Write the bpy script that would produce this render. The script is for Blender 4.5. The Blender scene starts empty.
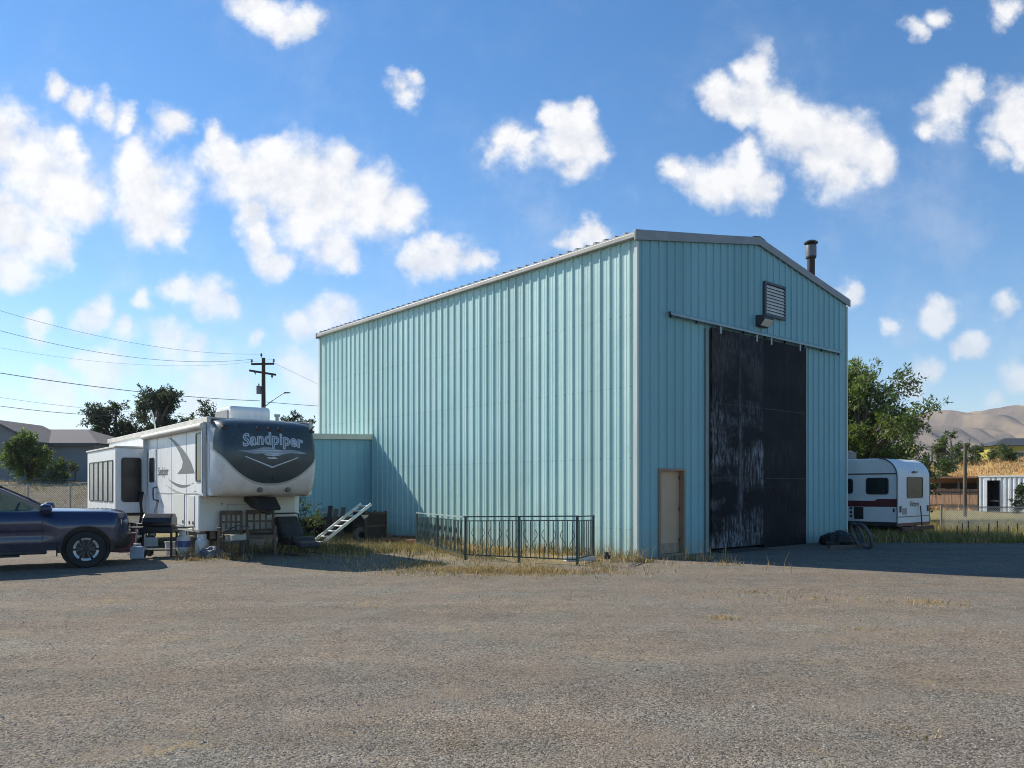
import bpy, bmesh, math, random
from math import sin, cos, pi, radians, sqrt, atan2, floor
from mathutils import Vector, Matrix, noise

# ------------------------------------------------------------------ camera, sky, sun, exposure
scene = bpy.context.scene
COL = scene.collection
FPX = 787.0
HORIZON = 488.0
CAM_Z = 1.6
cam_data = bpy.data.cameras.new('camera')
cam_data.sensor_fit = 'HORIZONTAL'
cam_data.sensor_width = 36.0
cam_data.lens = 36.0 * FPX / 1024.0
cam_data.shift_y = (HORIZON - 384.0) / 1024.0
cam_data.clip_start = 0.1
cam_data.clip_end = 20000.0
camera = bpy.data.objects.new('camera', cam_data)
camera.location = (0, 0, CAM_Z)
camera.rotation_euler = (radians(90), 0, 0)
COL.objects.link(camera)
scene.camera = camera

SUN_AZ = Vector((-0.865, 0.502, 0)).normalized()
SUN_DIR = Vector((SUN_AZ.x * cos(radians(38)), SUN_AZ.y * cos(radians(38)), sin(radians(38))))
SUN_STRENGTH = 5.0
SKY_STRENGTH = 0.10
EXPOSURE = 0.50
sun_data = bpy.data.lights.new('sun', 'SUN')
sun_data.energy = SUN_STRENGTH
sun_data.angle = radians(0.53)
sun_data.color = (1.0, 0.93, 0.82)
sun = bpy.data.objects.new('sun', sun_data)
sun.rotation_euler = (-SUN_DIR).to_track_quat('-Z', 'Y').to_euler()
sun.location = (-40, 30, 60)
COL.objects.link(sun)
scene.view_settings.view_transform = 'Standard'
scene.view_settings.look = 'None'
scene.view_settings.exposure = EXPOSURE
scene.view_settings.gamma = 1.0
scene.view_settings.use_curve_mapping = False
scene.cycles.pixel_filter_type = 'BLACKMAN_HARRIS'
scene.cycles.filter_width = 1.0
scene.cycles.max_bounces = 5
scene.cycles.diffuse_bounces = 3
scene.cycles.glossy_bounces = 3
scene.cycles.transparent_max_bounces = 12

world = bpy.data.worlds.new('World')
scene.world = world
world.use_nodes = True
wn, wl = world.node_tree.nodes, world.node_tree.links
wn.clear()


def wnode(t, **kw):
    n = wn.new(t)
    for k, v in kw.items():
        setattr(n, k, v)
    return n


def wmath(op, a, b=None, c=None, clamp=False):
    n = wn.new('ShaderNodeMath')
    n.operation = op
    n.use_clamp = clamp
    for i, v in enumerate((a, b, c)):
        if v is None:
            continue
        if isinstance(v, (int, float)):
            n.inputs[i].default_value = v
        else:
            wl.new(v, n.inputs[i])
    return n.outputs[0]


def wvec(op, a, b=None):
    n = wn.new('ShaderNodeVectorMath')
    n.operation = op
    for i, v in enumerate((a, b)):
        if v is None:
            continue
        if isinstance(v, (tuple, list)):
            n.inputs[i].default_value = v
        else:
            wl.new(v, n.inputs[i])
    return n


# clouds: (centre x, centre y, radius) bearings, tangent-plane degrees of the northern sky
CLOUDS = [
 (250,3,20),(270,20,20),(288,33,17),(302,28,12),(262,8,18),
 (394,80,10),(400,92,11),(408,72,7),
 (5,140,36),(25,160,38),(50,185,40),(82,192,26),(20,235,36),(5,215,40),(50,240,20),(8,265,26),
 (55,90,13),(80,102,15),(105,110,15),(122,118,13),(66,135,14),(75,150,10),
 (140,150,22),(150,170,30),(162,195,32),(155,218,26),(168,120,12),(172,232,14),
 (208,130,10),(222,155,24),(250,180,34),(290,185,42),(330,190,42),(370,195,36),(402,206,24),(270,150,20),
 (255,220,22),(275,258,16),(262,240,16),(330,243,24),(347,262,14),(300,215,30),(350,160,16),
 (425,258,14),(450,255,22),(475,265,15),(437,241,11),
 (205,297,20),(178,288,14),(228,302,10),(150,298,9),
 (310,323,18),(335,316,18),(322,306,12),
 (505,145,18),(525,150,17),(498,155,11),(575,128,24),(560,150,22),(588,150,20),(586,108,14),(550,118,13),(570,172,12),
 (572,236,13),(595,232,14),(583,228,10),
 (722,95,18),(760,70,18),(758,95,24),(785,115,28),(808,138,28),(840,150,32),(870,160,20),(842,180,20),(820,172,22),(738,105,18),
 (738,168,26),(705,178,22),(757,182,20),(675,172,10),(740,148,14),(765,62,12),
 (945,110,24),(930,128,14),(972,95,14),(952,88,14),(918,30,13),(945,24,10),(1010,8,10),
 (1010,130,26),(992,152,15),(1024,108,24),(1020,150,18),
 (850,293,13),(937,312,15),(928,305,10),(978,348,15),(962,350,9),(920,370,16),(1015,298,12),(1016,375,16),(890,315,7),(905,390,14),
 (165,340,22),(190,345,16),(105,370,22),(85,362,14),(42,322,15),(95,312,18),(125,330,14),(215,378,24),(240,385,18),(298,378,22),(310,395,16),(40,380,16),(60,395,16),(262,338,7),(200,400,20),(15,415,14),(1000,400,10),
]
tc = wnode('ShaderNodeTexCoord')
sepd = wnode('ShaderNodeSeparateXYZ')
wl.new(tc.outputs['Generated'], sepd.inputs[0])
dyc = wmath('MAXIMUM', sepd.outputs[1], 0.08)
tx = wmath('DIVIDE', sepd.outputs[0], dyc)
tz = wmath('DIVIDE', sepd.outputs[2], dyc)
comb = wnode('ShaderNodeCombineXYZ')
wl.new(tx, comb.inputs[0])
wl.new(tz, comb.inputs[1])
P0 = comb.outputs[0]


def wnoise(vec, scale, detail, rough=0.55):
    n = wnode('ShaderNodeTexNoise')
    n.inputs['Scale'].default_value = scale
    n.inputs['Detail'].default_value = detail
    n.inputs['Roughness'].default_value = rough
    wl.new(vec, n.inputs['Vector'])
    return n


def cloud_field(P):
    warp = wnoise(P, 9.0, 8.0, 0.62)
    w0 = wvec('SUBTRACT', warp.outputs['Color'], (0.5, 0.5, 0.5))
    w1 = wvec('MULTIPLY', w0.outputs[0], (0.10, 0.085, 0.0))
    Pw = wvec('ADD', P, w1.outputs[0]).outputs[0]
    field = None
    for (cx, cy, r) in CLOUDS:
        c = ((cx - 512) / FPX, (HORIZON - cy) / FPX, 0.0)
        d = wvec('DISTANCE', Pw, c).outputs['Value']
        f = wmath('MULTIPLY_ADD', d, -1.0 / (r * 1.28 / FPX), 1.0)
        if r < 13:
            f = wmath('MULTIPLY_ADD', d, -1.0 / (r * 1.9 / FPX), 0.78)
        field = f if field is None else wmath('SMOOTH_MAX', field, f, 0.28)
    return field


field = cloud_field(P0)
fb = wnoise(P0, 12.0, 10.0, 0.62)
fbv = wmath('SUBTRACT', fb.outputs['Fac'], 0.5)
dens = wmath('ADD', wmath('MULTIPLY_ADD', fbv, 1.95, field), 0.03)
mr = wnode('ShaderNodeMapRange', interpolation_type='SMOOTHSTEP')
mr.inputs['From Min'].default_value = -0.17
mr.inputs['From Max'].default_value = 0.68
wl.new(dens, mr.inputs['Value'])
front = wnode('ShaderNodeMapRange', interpolation_type='SMOOTHSTEP')
front.inputs['From Min'].default_value = 0.10
front.inputs['From Max'].default_value = 0.22
wl.new(sepd.outputs[1], front.inputs['Value'])
alpha = wmath('MULTIPLY', mr.outputs[0], front.outputs[0])
# clouds low over the horizon are thinner to the eye
lowz = wnode('ShaderNodeMapRange')
lowz.inputs['From Min'].default_value = 0.05
lowz.inputs['From Max'].default_value = 0.32
lowz.inputs['To Min'].default_value = 0.50
lowz.inputs['To Max'].default_value = 0.98
wl.new(tz, lowz.inputs['Value'])
alpha = wmath('MULTIPLY', alpha, lowz.outputs[0])
# thin torn veils between the clouds
veil = wnoise(P0, 4.2, 9.0, 0.68)
vm = wnode('ShaderNodeMapRange', interpolation_type='SMOOTHSTEP')
vm.inputs['From Min'].default_value = 0.46
vm.inputs['From Max'].default_value = 0.72
vm.inputs['To Max'].default_value = 0.46
wl.new(veil.outputs['Fac'], vm.inputs['Value'])
lowv = wnode('ShaderNodeMapRange')
lowv.inputs['From Min'].default_value = 0.05
lowv.inputs['From Max'].default_value = 0.55
lowv.inputs['To Min'].default_value = 1.0
lowv.inputs['To Max'].default_value = 0.25
wl.new(tz, lowv.inputs['Value'])
vfac = wmath('MULTIPLY', wmath('MULTIPLY', vm.outputs[0], front.outputs[0]), lowv.outputs[0])
alpha = wmath('ADD', alpha, wmath('MULTIPLY', vfac, wmath('SUBTRACT', 1.0, alpha)))
# a few scattered clouds round the rest of the sky
back = wnoise(tc.outputs['Generated'], 3.2, 7.0, 0.6)
backm = wnode('ShaderNodeMapRange', interpolation_type='SMOOTHSTEP')
backm.inputs['From Min'].default_value = 0.63
backm.inputs['From Max'].default_value = 0.76
wl.new(back.outputs['Fac'], backm.inputs['Value'])
inv = wmath('SUBTRACT', 1.0, front.outputs[0])
above = wmath('GREATER_THAN', sepd.outputs[2], 0.02)
ab = wmath('MULTIPLY', wmath('MULTIPLY', backm.outputs[0], inv), above)
alpha = wmath('MAXIMUM', alpha, ab)
# painted light and shade: cloud relief turns whiter toward the upper left
thick = wnode('ShaderNodeMapRange', interpolation_type='SMOOTHSTEP')
thick.inputs['From Min'].default_value = 0.0
thick.inputs['From Max'].default_value = 0.9
wl.new(dens, thick.inputs['Value'])
shade = wnoise(wvec('ADD', P0, (-0.016, 0.020, 0.0)).outputs[0], 12.0, 10.0, 0.62)
relief = wmath('SUBTRACT', fb.outputs['Fac'], shade.outputs['Fac'])
shm = wnode('ShaderNodeMapRange')
shm.inputs['From Min'].default_value = -0.20
shm.inputs['From Max'].default_value = 0.10
lit = wmath('MULTIPLY_ADD', field, 0.05, relief)
wl.new(lit, shm.inputs['Value'])
ccol = wnode('ShaderNodeMix', data_type='RGBA')
ccol.inputs['A'].default_value = (4.9, 5.15, 5.7, 1)
ccol.inputs['B'].default_value = (7.3, 7.25, 7.2, 1)
wl.new(shm.outputs[0], ccol.inputs['Factor'])

sky = wnode('ShaderNodeTexSky', sky_type='NISHITA')
sky.sun_disc = False
sky.sun_elevation = radians(38)
sky.sun_rotation = atan2(SUN_AZ.x, SUN_AZ.y)
sky.altitude = 300
sky.air_density = 1.0
sky.dust_density = 0.05
sky.ozone_density = 2.0
hs = wnode('ShaderNodeHueSaturation')
hs.inputs['Saturation'].default_value = 1.36
hs.inputs['Value'].default_value = 1.12
hs.inputs['Hue'].default_value = 0.5005
wl.new(sky.outputs[0], hs.inputs['Color'])
mixc = wnode('ShaderNodeMix', data_type='RGBA')
wl.new(alpha, mixc.inputs['Factor'])
wl.new(hs.outputs[0], mixc.inputs['A'])
wl.new(ccol.outputs['Result'], mixc.inputs['B'])
bg = wnode('ShaderNodeBackground')
bg.inputs['Strength'].default_value = SKY_STRENGTH
wl.new(mixc.outputs['Result'], bg.inputs['Color'])
wo = wnode('ShaderNodeOutputWorld')
wl.new(bg.outputs[0], wo.inputs['Surface'])
world.cycles.sampling_method = 'MANUAL'
world.cycles.sample_map_resolution = 512

# ------------------------------------------------------------------ materials


def base_mat(name):
    m = bpy.data.materials.new(name)
    m.use_nodes = True
    nt = m.node_tree
    nt.nodes.clear()
    out = nt.nodes.new('ShaderNodeOutputMaterial')
    b = nt.nodes.new('ShaderNodeBsdfPrincipled')
    nt.links.new(b.outputs[0], out.inputs[0])
    return m, nt, b, out


class NB:
    """little node-building helper"""

    def __init__(self, nt):
        self.nt = nt
        self.tc = nt.nodes.new('ShaderNodeTexCoord')

    def n(self, t, **kw):
        x = self.nt.nodes.new(t)
        for k, v in kw.items():
            setattr(x, k, v)
        return x

    def put(self, sock, v):
        if v is None:
            return
        if isinstance(v, bpy.types.NodeSocket):
            self.nt.links.new(v, sock)
        else:
            if sock.type == 'RGBA' and isinstance(v, (tuple, list)) and len(v) == 3:
                v = tuple(v) + (1,)
            sock.default_value = v

    def math(self, op, a, b=None, c=None, clamp=False):
        x = self.n('ShaderNodeMath', operation=op, use_clamp=clamp)
        for i, v in enumerate((a, b, c)):
            self.put(x.inputs[i], v)
        return x.outputs[0]

    def noise(self, scale, detail=4, rough=0.55, vec=None, stretch=None, out='Fac'):
        x = self.n('ShaderNodeTexNoise')
        x.inputs['Scale'].default_value = scale
        x.inputs['Detail'].default_value = detail
        x.inputs['Roughness'].default_value = rough
        v = vec or self.tc.outputs['Object']
        if stretch:
            mp = self.n('ShaderNodeMapping')
            mp.inputs['Scale'].default_value = stretch
            self.nt.links.new(v, mp.inputs['Vector'])
            v = mp.outputs[0]
        self.nt.links.new(v, x.inputs['Vector'])
        return x.outputs[out]

    def rng(self, v, a, b, c=0.0, d=1.0, smooth=False):
        x = self.n('ShaderNodeMapRange')
        if smooth:
            x.interpolation_type = 'SMOOTHSTEP'
        self.put(x.inputs['Value'], v)
        x.inputs['From Min'].default_value = a
        x.inputs['From Max'].default_value = b
        x.inputs['To Min'].default_value = c
        x.inputs['To Max'].default_value = d
        return x.outputs[0]

    def mix(self, f, a, b, blend='MIX'):
        x = self.n('ShaderNodeMix', data_type='RGBA', blend_type=blend)
        self.put(x.inputs['Factor'], f)
        self.put(x.inputs['A'], a)
        self.put(x.inputs['B'], b)
        return x.outputs['Result']

    def sep(self, vec=None):
        x = self.n('ShaderNodeSeparateXYZ')
        self.nt.links.new(vec or self.tc.outputs['Object'], x.inputs[0])
        return x.outputs

    def bump(self, h, strength, dist, bsdf):
        x = self.n('ShaderNodeBump')
        x.inputs['Strength'].default_value = strength
        x.inputs['Distance'].default_value = dist
        self.nt.links.new(h, x.inputs['Height'])
        self.nt.links.new(x.outputs[0], bsdf.inputs['Normal'])


MATS = {}


def mat(name, col, rough=0.6, metal=0.0, var=0.15, scale=4.0, bump=0.0, bscale=60.0, spec=0.5, dirt=0.0,
        dirtcol=(0.16, 0.12, 0.08), stretch=None, coat=0.0):
    """painted / plain surface: base colour broken up by noise, worn-in dust patches, uneven gloss"""
    if name in MATS:
        return MATS[name]
    m, nt, b, out = base_mat(name)
    k = NB(nt)
    n1 = k.noise(scale, 6, 0.6, stretch=stretch)
    f = k.rng(n1, 0.3, 0.7, 1.0 - var, 1.0 + var)
    c = k.n('ShaderNodeVectorMath', operation='SCALE')
    c.inputs[0].default_value = col
    nt.links.new(f, c.inputs['Scale'])
    cs = c.outputs[0]
    if dirt > 0:
        n2 = k.noise(scale * 0.7 + 1.3, 8, 0.65, stretch=stretch)
        g = k.rng(n2, 0.5, 0.75, 0.0, dirt)
        cs = k.mix(g, cs, dirtcol)
    nt.links.new(cs, b.inputs['Base Color'])
    b.inputs['Metallic'].default_value = metal
    nt.links.new(k.rng(n1, 0.2, 0.8, max(rough - 0.1, 0.02), min(rough + 0.1, 1)), b.inputs['Roughness'])
    b.inputs['Specular IOR Level'].default_value = spec
    if coat:
        b.inputs['Coat Weight'].default_value = coat
        b.inputs['Coat Roughness'].default_value = 0.06
    if bump > 0:
        k.bump(k.noise(bscale, 4, 0.6), 0.6, bump, b)
    MATS[name] = m
    return m


def glass_mat(name, col=(0.015, 0.018, 0.02), rough=0.04):
    if name in MATS:
        return MATS[name]
    m, nt, b, out = base_mat(name)
    k = NB(nt)
    n = k.noise(2.0, 3)
    b.inputs['Base Color'].default_value = (*col, 1)
    nt.links.new(k.rng(n, 0.3, 0.7, rough, rough + 0.06), b.inputs['Roughness'])
    b.inputs['Specular IOR Level'].default_value = 0.45
    MATS[name] = m
    return m


def leaf_mat(name, col, trans=0.35, rough=0.55, var=0.35):
    if name in MATS:
        return MATS[name]
    m, nt, b, out = base_mat(name)
    k = NB(nt)
    n = k.noise(1.6, 3, 0.6)
    oi = k.n('ShaderNodeNewGeometry')
    r = k.rng(oi.outputs['Random Per Island'], 0, 1, 1 - var, 1 + var)
    f = k.math('MULTIPLY', r, k.rng(n, 0.3, 0.7, 0.8, 1.2))
    c = k.n('ShaderNodeVectorMath', operation='SCALE')
    c.inputs[0].default_value = col
    nt.links.new(f, c.inputs['Scale'])
    nt.links.new(c.outputs[0], b.inputs['Base Color'])
    b.inputs['Roughness'].default_value = rough
    b.inputs['Specular IOR Level'].default_value = 0.3
    if trans > 0:
        t = k.n('ShaderNodeBsdfTranslucent')
        c2 = k.n('ShaderNodeVectorMath', operation='MULTIPLY')
        nt.links.new(c.outputs[0], c2.inputs[0])
        c2.inputs[1].default_value = (1.3, 1.5, 0.7)
        nt.links.new(c2.outputs[0], t.inputs['Color'])
        mx = k.n('ShaderNodeMixShader')
        mx.inputs[0].default_value = trans
        nt.links.new(b.outputs[0], mx.inputs[1])
        nt.links.new(t.outputs[0], mx.inputs[2])
        nt.links.new(mx.outputs[0], out.inputs[0])
    MATS[name] = m
    return m


# ------------------------------------------------------------------ mesh builder
class MB:
    def __init__(self):
        self.v, self.f, self.m = [], [], []

    def add(self, verts, faces, m=0):
        o = len(self.v)
        self.v += [tuple(p) for p in verts]
        for f in faces:
            self.f.append(tuple(i + o for i in f))
            self.m.append(m)
        return self

    def box(self, x0, y0, z0, x1, y1, z1, m=0):
        if x0 > x1: x0, x1 = x1, x0
        if y0 > y1: y0, y1 = y1, y0
        if z0 > z1: z0, z1 = z1, z0
        v = [(x0, y0, z0), (x1, y0, z0), (x1, y1, z0), (x0, y1, z0), (x0, y0, z1), (x1, y0, z1), (x1, y1, z1), (x0, y1, z1)]
        return self.add(v, [(0, 3, 2, 1), (4, 5, 6, 7), (0, 1, 5, 4), (1, 2, 6, 5), (2, 3, 7, 6), (3, 0, 4, 7)], m)

    def beam(self, a, b, w, h, m=0, up=(0, 0, 1)):
        """rectangular bar from a to b; w across, h along 'up'"""
        a, b = Vector(a), Vector(b)
        d = (b - a).normalized()
        u = Vector(up)
        s = d.cross(u)
        if s.length < 1e-4:
            s = d.cross(Vector((1, 0, 0)))
        s.normalize()
        u = s.cross(d).normalized()
        v = []
        for p in (a, b):
            for (i, j) in ((-1, -1), (1, -1), (1, 1), (-1, 1)):
                v.append(p + s * (w / 2 * i) + u * (h / 2 * j))
        return self.add(v, [(0, 1, 2, 3), (7, 6, 5, 4), (0, 4, 5, 1), (1, 5, 6, 2), (2, 6, 7, 3), (3, 7, 4, 0)], m)

    def tube(self, pts, r, n=8, m=0, caps=True):
        pts = [Vector(p) for p in pts]
        k = len(pts)
        rs = r if isinstance(r, (list, tuple)) else [r] * k
        o = len(self.v)
        ref = None
        for i, p in enumerate(pts):
            d = (pts[min(i + 1, k - 1)] - pts[max(i - 1, 0)]).normalized()
            if ref is None:
                ref = Vector((0, 0, 1)) if abs(d.z) < 0.9 else Vector((1, 0, 0))
            s = d.cross(ref)
            if s.length < 1e-5:
                s = d.cross(Vector((0.3, 1, 0.2)))
            s.normalize()
            u = s.cross(d).normalized()
            ref = u
            for j in range(n):
                a = 2 * pi * j / n
                self.v.append(tuple(p + s * (rs[i] * cos(a)) + u * (rs[i] * sin(a))))
        for i in range(k - 1):
            for j in range(n):
                j2 = (j + 1) % n
                self.f.append((o + i * n + j, o + i * n + j2, o + (i + 1) * n + j2, o + (i + 1) * n + j))
                self.m.append(m)
        if caps:
            self.f.append(tuple(o + j for j in range(n - 1, -1, -1)))
            self.m.append(m)
            self.f.append(tuple(o + (k - 1) * n + j for j in range(n)))
            self.m.append(m)
        return self

    def lathe(self, prof, c=(0, 0, 0), axis='z', n=20, m=0, caps=True):
        """prof: list of (r, h)"""
        o = len(self.v)
        for (r, h) in prof:
            for j in range(n):
                a = 2 * pi * j / n
                x, y = r * cos(a), r * sin(a)
                p = (x, y, h) if axis == 'z' else ((x, h, y) if axis == 'y' else (h, x, y))
                self.v.append((p[0] + c[0], p[1] + c[1], p[2] + c[2]))
        k = len(prof)
        for i in range(k - 1):
            for j in range(n):
                j2 = (j + 1) % n
                self.f.append((o + i * n + j, o + i * n + j2, o + (i + 1) * n + j2, o + (i + 1) * n + j))
                self.m.append(m)
        if caps and prof[0][0] > 1e-4:
            self.f.append(tuple(o + j for j in range(n - 1, -1, -1)))
            self.m.append(m)
        if caps and prof[-1][0] > 1e-4:
            self.f.append(tuple(o + (k - 1) * n + j for j in range(n)))
            self.m.append(m)
        return self

    def prism(self, poly, d0, d1, plane='xz', m=0):
        """extrude a 2D outline; plane 'xz' runs along y, 'yz' along x, 'xy' along z"""
        def P(a, b, d):
            return (a, d, b) if plane == 'xz' else ((d, a, b) if plane == 'yz' else (a, b, d))
        n = len(poly)
        v = [P(a, b, d0) for a, b in poly] + [P(a, b, d1) for a, b in poly]
        f = [tuple(range(n)), tuple(range(2 * n - 1, n - 1, -1))]
        f += [(i, n + i, n + (i + 1) % n, (i + 1) % n) for i in range(n)]
        return self.add(v, f, m)

    def grid(self, rows, m=0, close=False):
        o = len(self.v)
        nr, nc = len(rows), len(rows[0])
        for r in rows:
            self.v += [tuple(p) for p in r]
        for i in range(nr - 1):
            for j in range(nc - (0 if close else 1)):
                j2 = (j + 1) % nc
                self.f.append((o + i * nc + j, o + i * nc + j2, o + (i + 1) * nc + j2, o + (i + 1) * nc + j))
                self.m.append(m)
        return self

    def build(self, name, mats, parent=None, smooth=None, bevel=0.0, fix=True, loc=None, rotz=0.0):
        me = bpy.data.meshes.new(name)
        me.from_pydata(self.v, [], self.f)
        if not isinstance(mats, (list, tuple)):
            mats = [mats]
        for x in mats:
            me.materials.append(x)
        if len(mats) > 1:
            me.polygons.foreach_set('material_index', self.m)
        if fix:
            b = bmesh.new()
            b.from_mesh(me)
            bmesh.ops.recalc_face_normals(b, faces=b.faces)
            b.to_mesh(me)
            b.free()
        if smooth is not None:
            me.polygons.foreach_set('use_smooth', [True] * len(me.polygons))
            me.set_sharp_from_angle(angle=radians(smooth))
        me.update()
        o = bpy.data.objects.new(name, me)
        COL.objects.link(o)
        if bevel:
            md = o.modifiers.new('bevel', 'BEVEL')
            md.width = bevel
            md.segments = 2
            md.limit_method = 'ANGLE'
            md.angle_limit = radians(40)
        if parent:
            o.parent = parent
        if loc is not None:
            o.location = loc
        o.rotation_euler.z = rotz
        return o


def thing(name, label, cat, loc=(0, 0, 0), rotz=0.0, group=None):
    o = bpy.data.objects.new(name, None)
    o.empty_display_size = 0.3
    o.location = loc
    o.rotation_euler = (0, 0, rotz)
    COL.objects.link(o)
    return tag(o, label, cat, group)


def tag(o, label=None, cat=None, group=None, kind=None):
    if label: o['label'] = label
    if cat: o['category'] = cat
    if group: o['group'] = group
    if kind: o['kind'] = kind
    return o


def copy_tree(o, parent=None):
    c = o.copy()
    COL.objects.link(c)
    if parent is not None:
        c.parent = parent
    for ch in list(o.children):
        copy_tree(ch, c)
    return c


def text_mesh(s, size, extrude=0.0, shear=0.0, offset=0.0, spacing=1.0):
    """flat lettering as (verts, faces), centred on its own middle, in the xy plane"""
    cu = bpy.data.curves.new('lettering', 'FONT')
    cu.body = s
    cu.size = size
    cu.shear = shear
    cu.offset = offset
    cu.space_character = spacing
    cu.align_x = 'CENTER'
    cu.align_y = 'CENTER'
    cu.resolution_u = 3
    ob = bpy.data.objects.new('lettering', cu)
    COL.objects.link(ob)
    dg = bpy.context.evaluated_depsgraph_get()
    me = ob.evaluated_get(dg).to_mesh()
    v = [tuple(p.co) for p in me.vertices]
    f = [tuple(p.vertices) for p in me.polygons]
    ob.evaluated_get(dg).to_mesh_clear()
    bpy.data.objects.remove(ob)
    bpy.data.curves.remove(cu)
    return v, f


def rounded_rect(x0, z0, x1, z1, r, n=5):
    p = []
    for cx, cz, a0 in ((x1 - r, z0 + r, -90), (x1 - r, z1 - r, 0), (x0 + r, z1 - r, 90), (x0 + r, z0 + r, 180)):
        for i in range(n + 1):
            a = radians(a0 + 90 * i / n)
            p.append((cx + r * cos(a), cz + r * sin(a)))
    return p


def gp(px, py, z=0.0):
    """the place on level ground seen at a bearing of the photograph (used once, to lay the site out)"""
    Y = FPX * (CAM_Z - z) / (py - HORIZON)
    return ((px - 512) / FPX * Y, Y)


def sstep(a, b, x):
    t = min(max((x - a) / (b - a), 0.0), 1.0)
    return t * t * (3 - 2 * t)
# ------------------------------------------------------------------ ground and hills
B_ANG = atan2(0.651, 0.759)
BX, BY = 2.81, 17.7
UX, UY = cos(B_ANG), sin(B_ANG)


def bl(s, t):
    """site point from building coordinates: s along the gable, t along the long wall"""
    return (BX + UX * s - UY * t, BY + UY * s + UX * t)


def ground_z(x, y):
    z = 0.0
    # bank behind the left-hand fence, where the house stands
    z += 2.0 * sstep(40.5, 52, y) * (1 - sstep(-24, -14, x)) * (1 - sstep(140, 220, y))
    # slope behind the sheds on the right
    z += (2.3 * sstep(57, 84, y) + 2.3 * sstep(43, 54, x) * sstep(57, 74, y)) * sstep(20, 30, x) * (1 - 0.55 * sstep(120, 220, y))
    # slight rise under the trailer nose
    z += 0.10 * math.exp(-((x + 6.2) ** 2 + (y - 18.3) ** 2) / 3.6)
    z += 0.035 * noise.noise((x * 0.11, y * 0.11, 3.0)) * sstep(5, 12, y)
    return z


def axis(steps):
    a = []
    for lo, hi, st in steps:
        x = lo
        while x < hi - 1e-6:
            a.append(x)
            x += st
    a.append(steps[-1][1])
    return a


xs = axis([(-4000, -800, 400), (-800, -120, 80), (-120, -50, 7), (-50, -12, 2.0), (-12, 0, 0.75), (0, 70, 2.0), (70, 150, 8), (150, 900, 75), (900, 4000, 310)])
ys = axis([(-600, -40, 80), (-40, -4, 6), (-4, 14, 2.0), (14, 23, 0.75), (23, 110, 2.0), (110, 240, 10), (240, 1000, 95), (1000, 5000, 400)])
g = MB()
g.grid([[(x, y, ground_z(x, y)) for x in xs] for y in ys])

m, nt, b, out = base_mat('gravel and dry earth')
k = NB(nt)
pos = k.tc.outputs['Object']
sx, sy, sz = k.sep()
# stones at three sizes
vor = k.n('ShaderNodeTexVoronoi'); vor.inputs['Scale'].default_value = 62.0
nt.links.new(pos, vor.inputs['Vector'])
vor2 = k.n('ShaderNodeTexVoronoi'); vor2.inputs['Scale'].default_value = 135.0
nt.links.new(pos, vor2.inputs['Vector'])
s1 = k.n('ShaderNodeSeparateColor'); nt.links.new(vor.outputs['Color'], s1.inputs[0])
s2 = k.n('ShaderNodeSeparateColor'); nt.links.new(vor2.outputs['Color'], s2.inputs[0])
stone_v = k.math('MULTIPLY_ADD', s1.outputs[0], 0.55, k.math('MULTIPLY', s2.outputs[0], 0.45))
big = k.noise(0.35, 5, 0.6)
mid = k.noise(2.4, 6, 0.65)
trk = k.noise(0.5, 6, 0.65, stretch=(0.16, 1.7, 1))
bright = k.rng(stone_v, 0.1, 0.9, 0.20, 1.46)
tone = k.math('MULTIPLY', bright, k.rng(mid, 0.3, 0.7, 0.86, 1.14))
tone = k.math('MULTIPLY', tone, k.rng(trk, 0.34, 0.66, 0.85, 1.14))
hue = k.mix(s1.outputs[1], (0.212, 0.172, 0.128), (0.215, 0.196, 0.166))
hue = k.mix(k.rng(big, 0.4, 0.62), hue, (0.235, 0.192, 0.142))
hue = k.mix(k.rng(k.noise(0.8, 5, 0.6), 0.48, 0.64, 0, 0.5), hue, (0.205, 0.205, 0.170))
hue = k.mix(k.rng(k.noise(0.28, 5, 0.65), 0.54, 0.68, 0, 0.6), hue, (0.275, 0.215, 0.155))
gc = k.n('ShaderNodeVectorMath', operation='SCALE')
nt.links.new(hue, gc.inputs[0]); nt.links.new(tone, gc.inputs['Scale'])
gravel = gc.outputs[0]
# wheel tracks: pairs of packed arcs where vehicles swing through the yard
for (cx_, cy_, r0_) in ((6.0, 62.0, 51.0), (6.0, 62.0, 52.7), (-46.0, 36.0, 49.5), (-46.0, 36.0, 51.2), (30.0, -40.0, 53.5), (30.0, -40.0, 55.2)):
    vd = k.n('ShaderNodeVectorMath', operation='DISTANCE')
    fl = k.n('ShaderNodeVectorMath', operation='MULTIPLY')
    nt.links.new(pos, fl.inputs[0]); fl.inputs[1].default_value = (1, 1, 0)
    nt.links.new(fl.outputs[0], vd.inputs[0]); vd.inputs[1].default_value = (cx_, cy_, 0)
    off = k.math('ABSOLUTE', k.math('SUBTRACT', vd.outputs['Value'], k.rng(k.noise(0.25, 2), 0.2, 0.8, r0_ - 0.5, r0_ + 0.5)))
    trm = k.math('MULTIPLY', k.rng(off, 0.05, 0.24, 0.55, 0.0, True), k.rng(k.noise(0.9, 4, 0.6), 0.38, 0.6))
    gravel = k.mix(trm, gravel, (0.215, 0.180, 0.140))
# fine trodden dirt between stones
dirt = k.rng(k.noise(1.1, 7, 0.7), 0.52, 0.66)
gravel = k.mix(k.math('MULTIPLY', dirt, 0.45), gravel, (0.235, 0.185, 0.135))
# dry grass remnants lying in the gravel
dg_m = k.math('MULTIPLY', k.rng(k.noise(0.75, 4, 0.6), 0.57, 0.70), k.rng(k.noise(7, 6, 0.7), 0.45, 0.62))
gravel = k.mix(k.math('MULTIPLY', dg_m, 0.7), gravel, (0.36, 0.26, 0.12))
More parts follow.
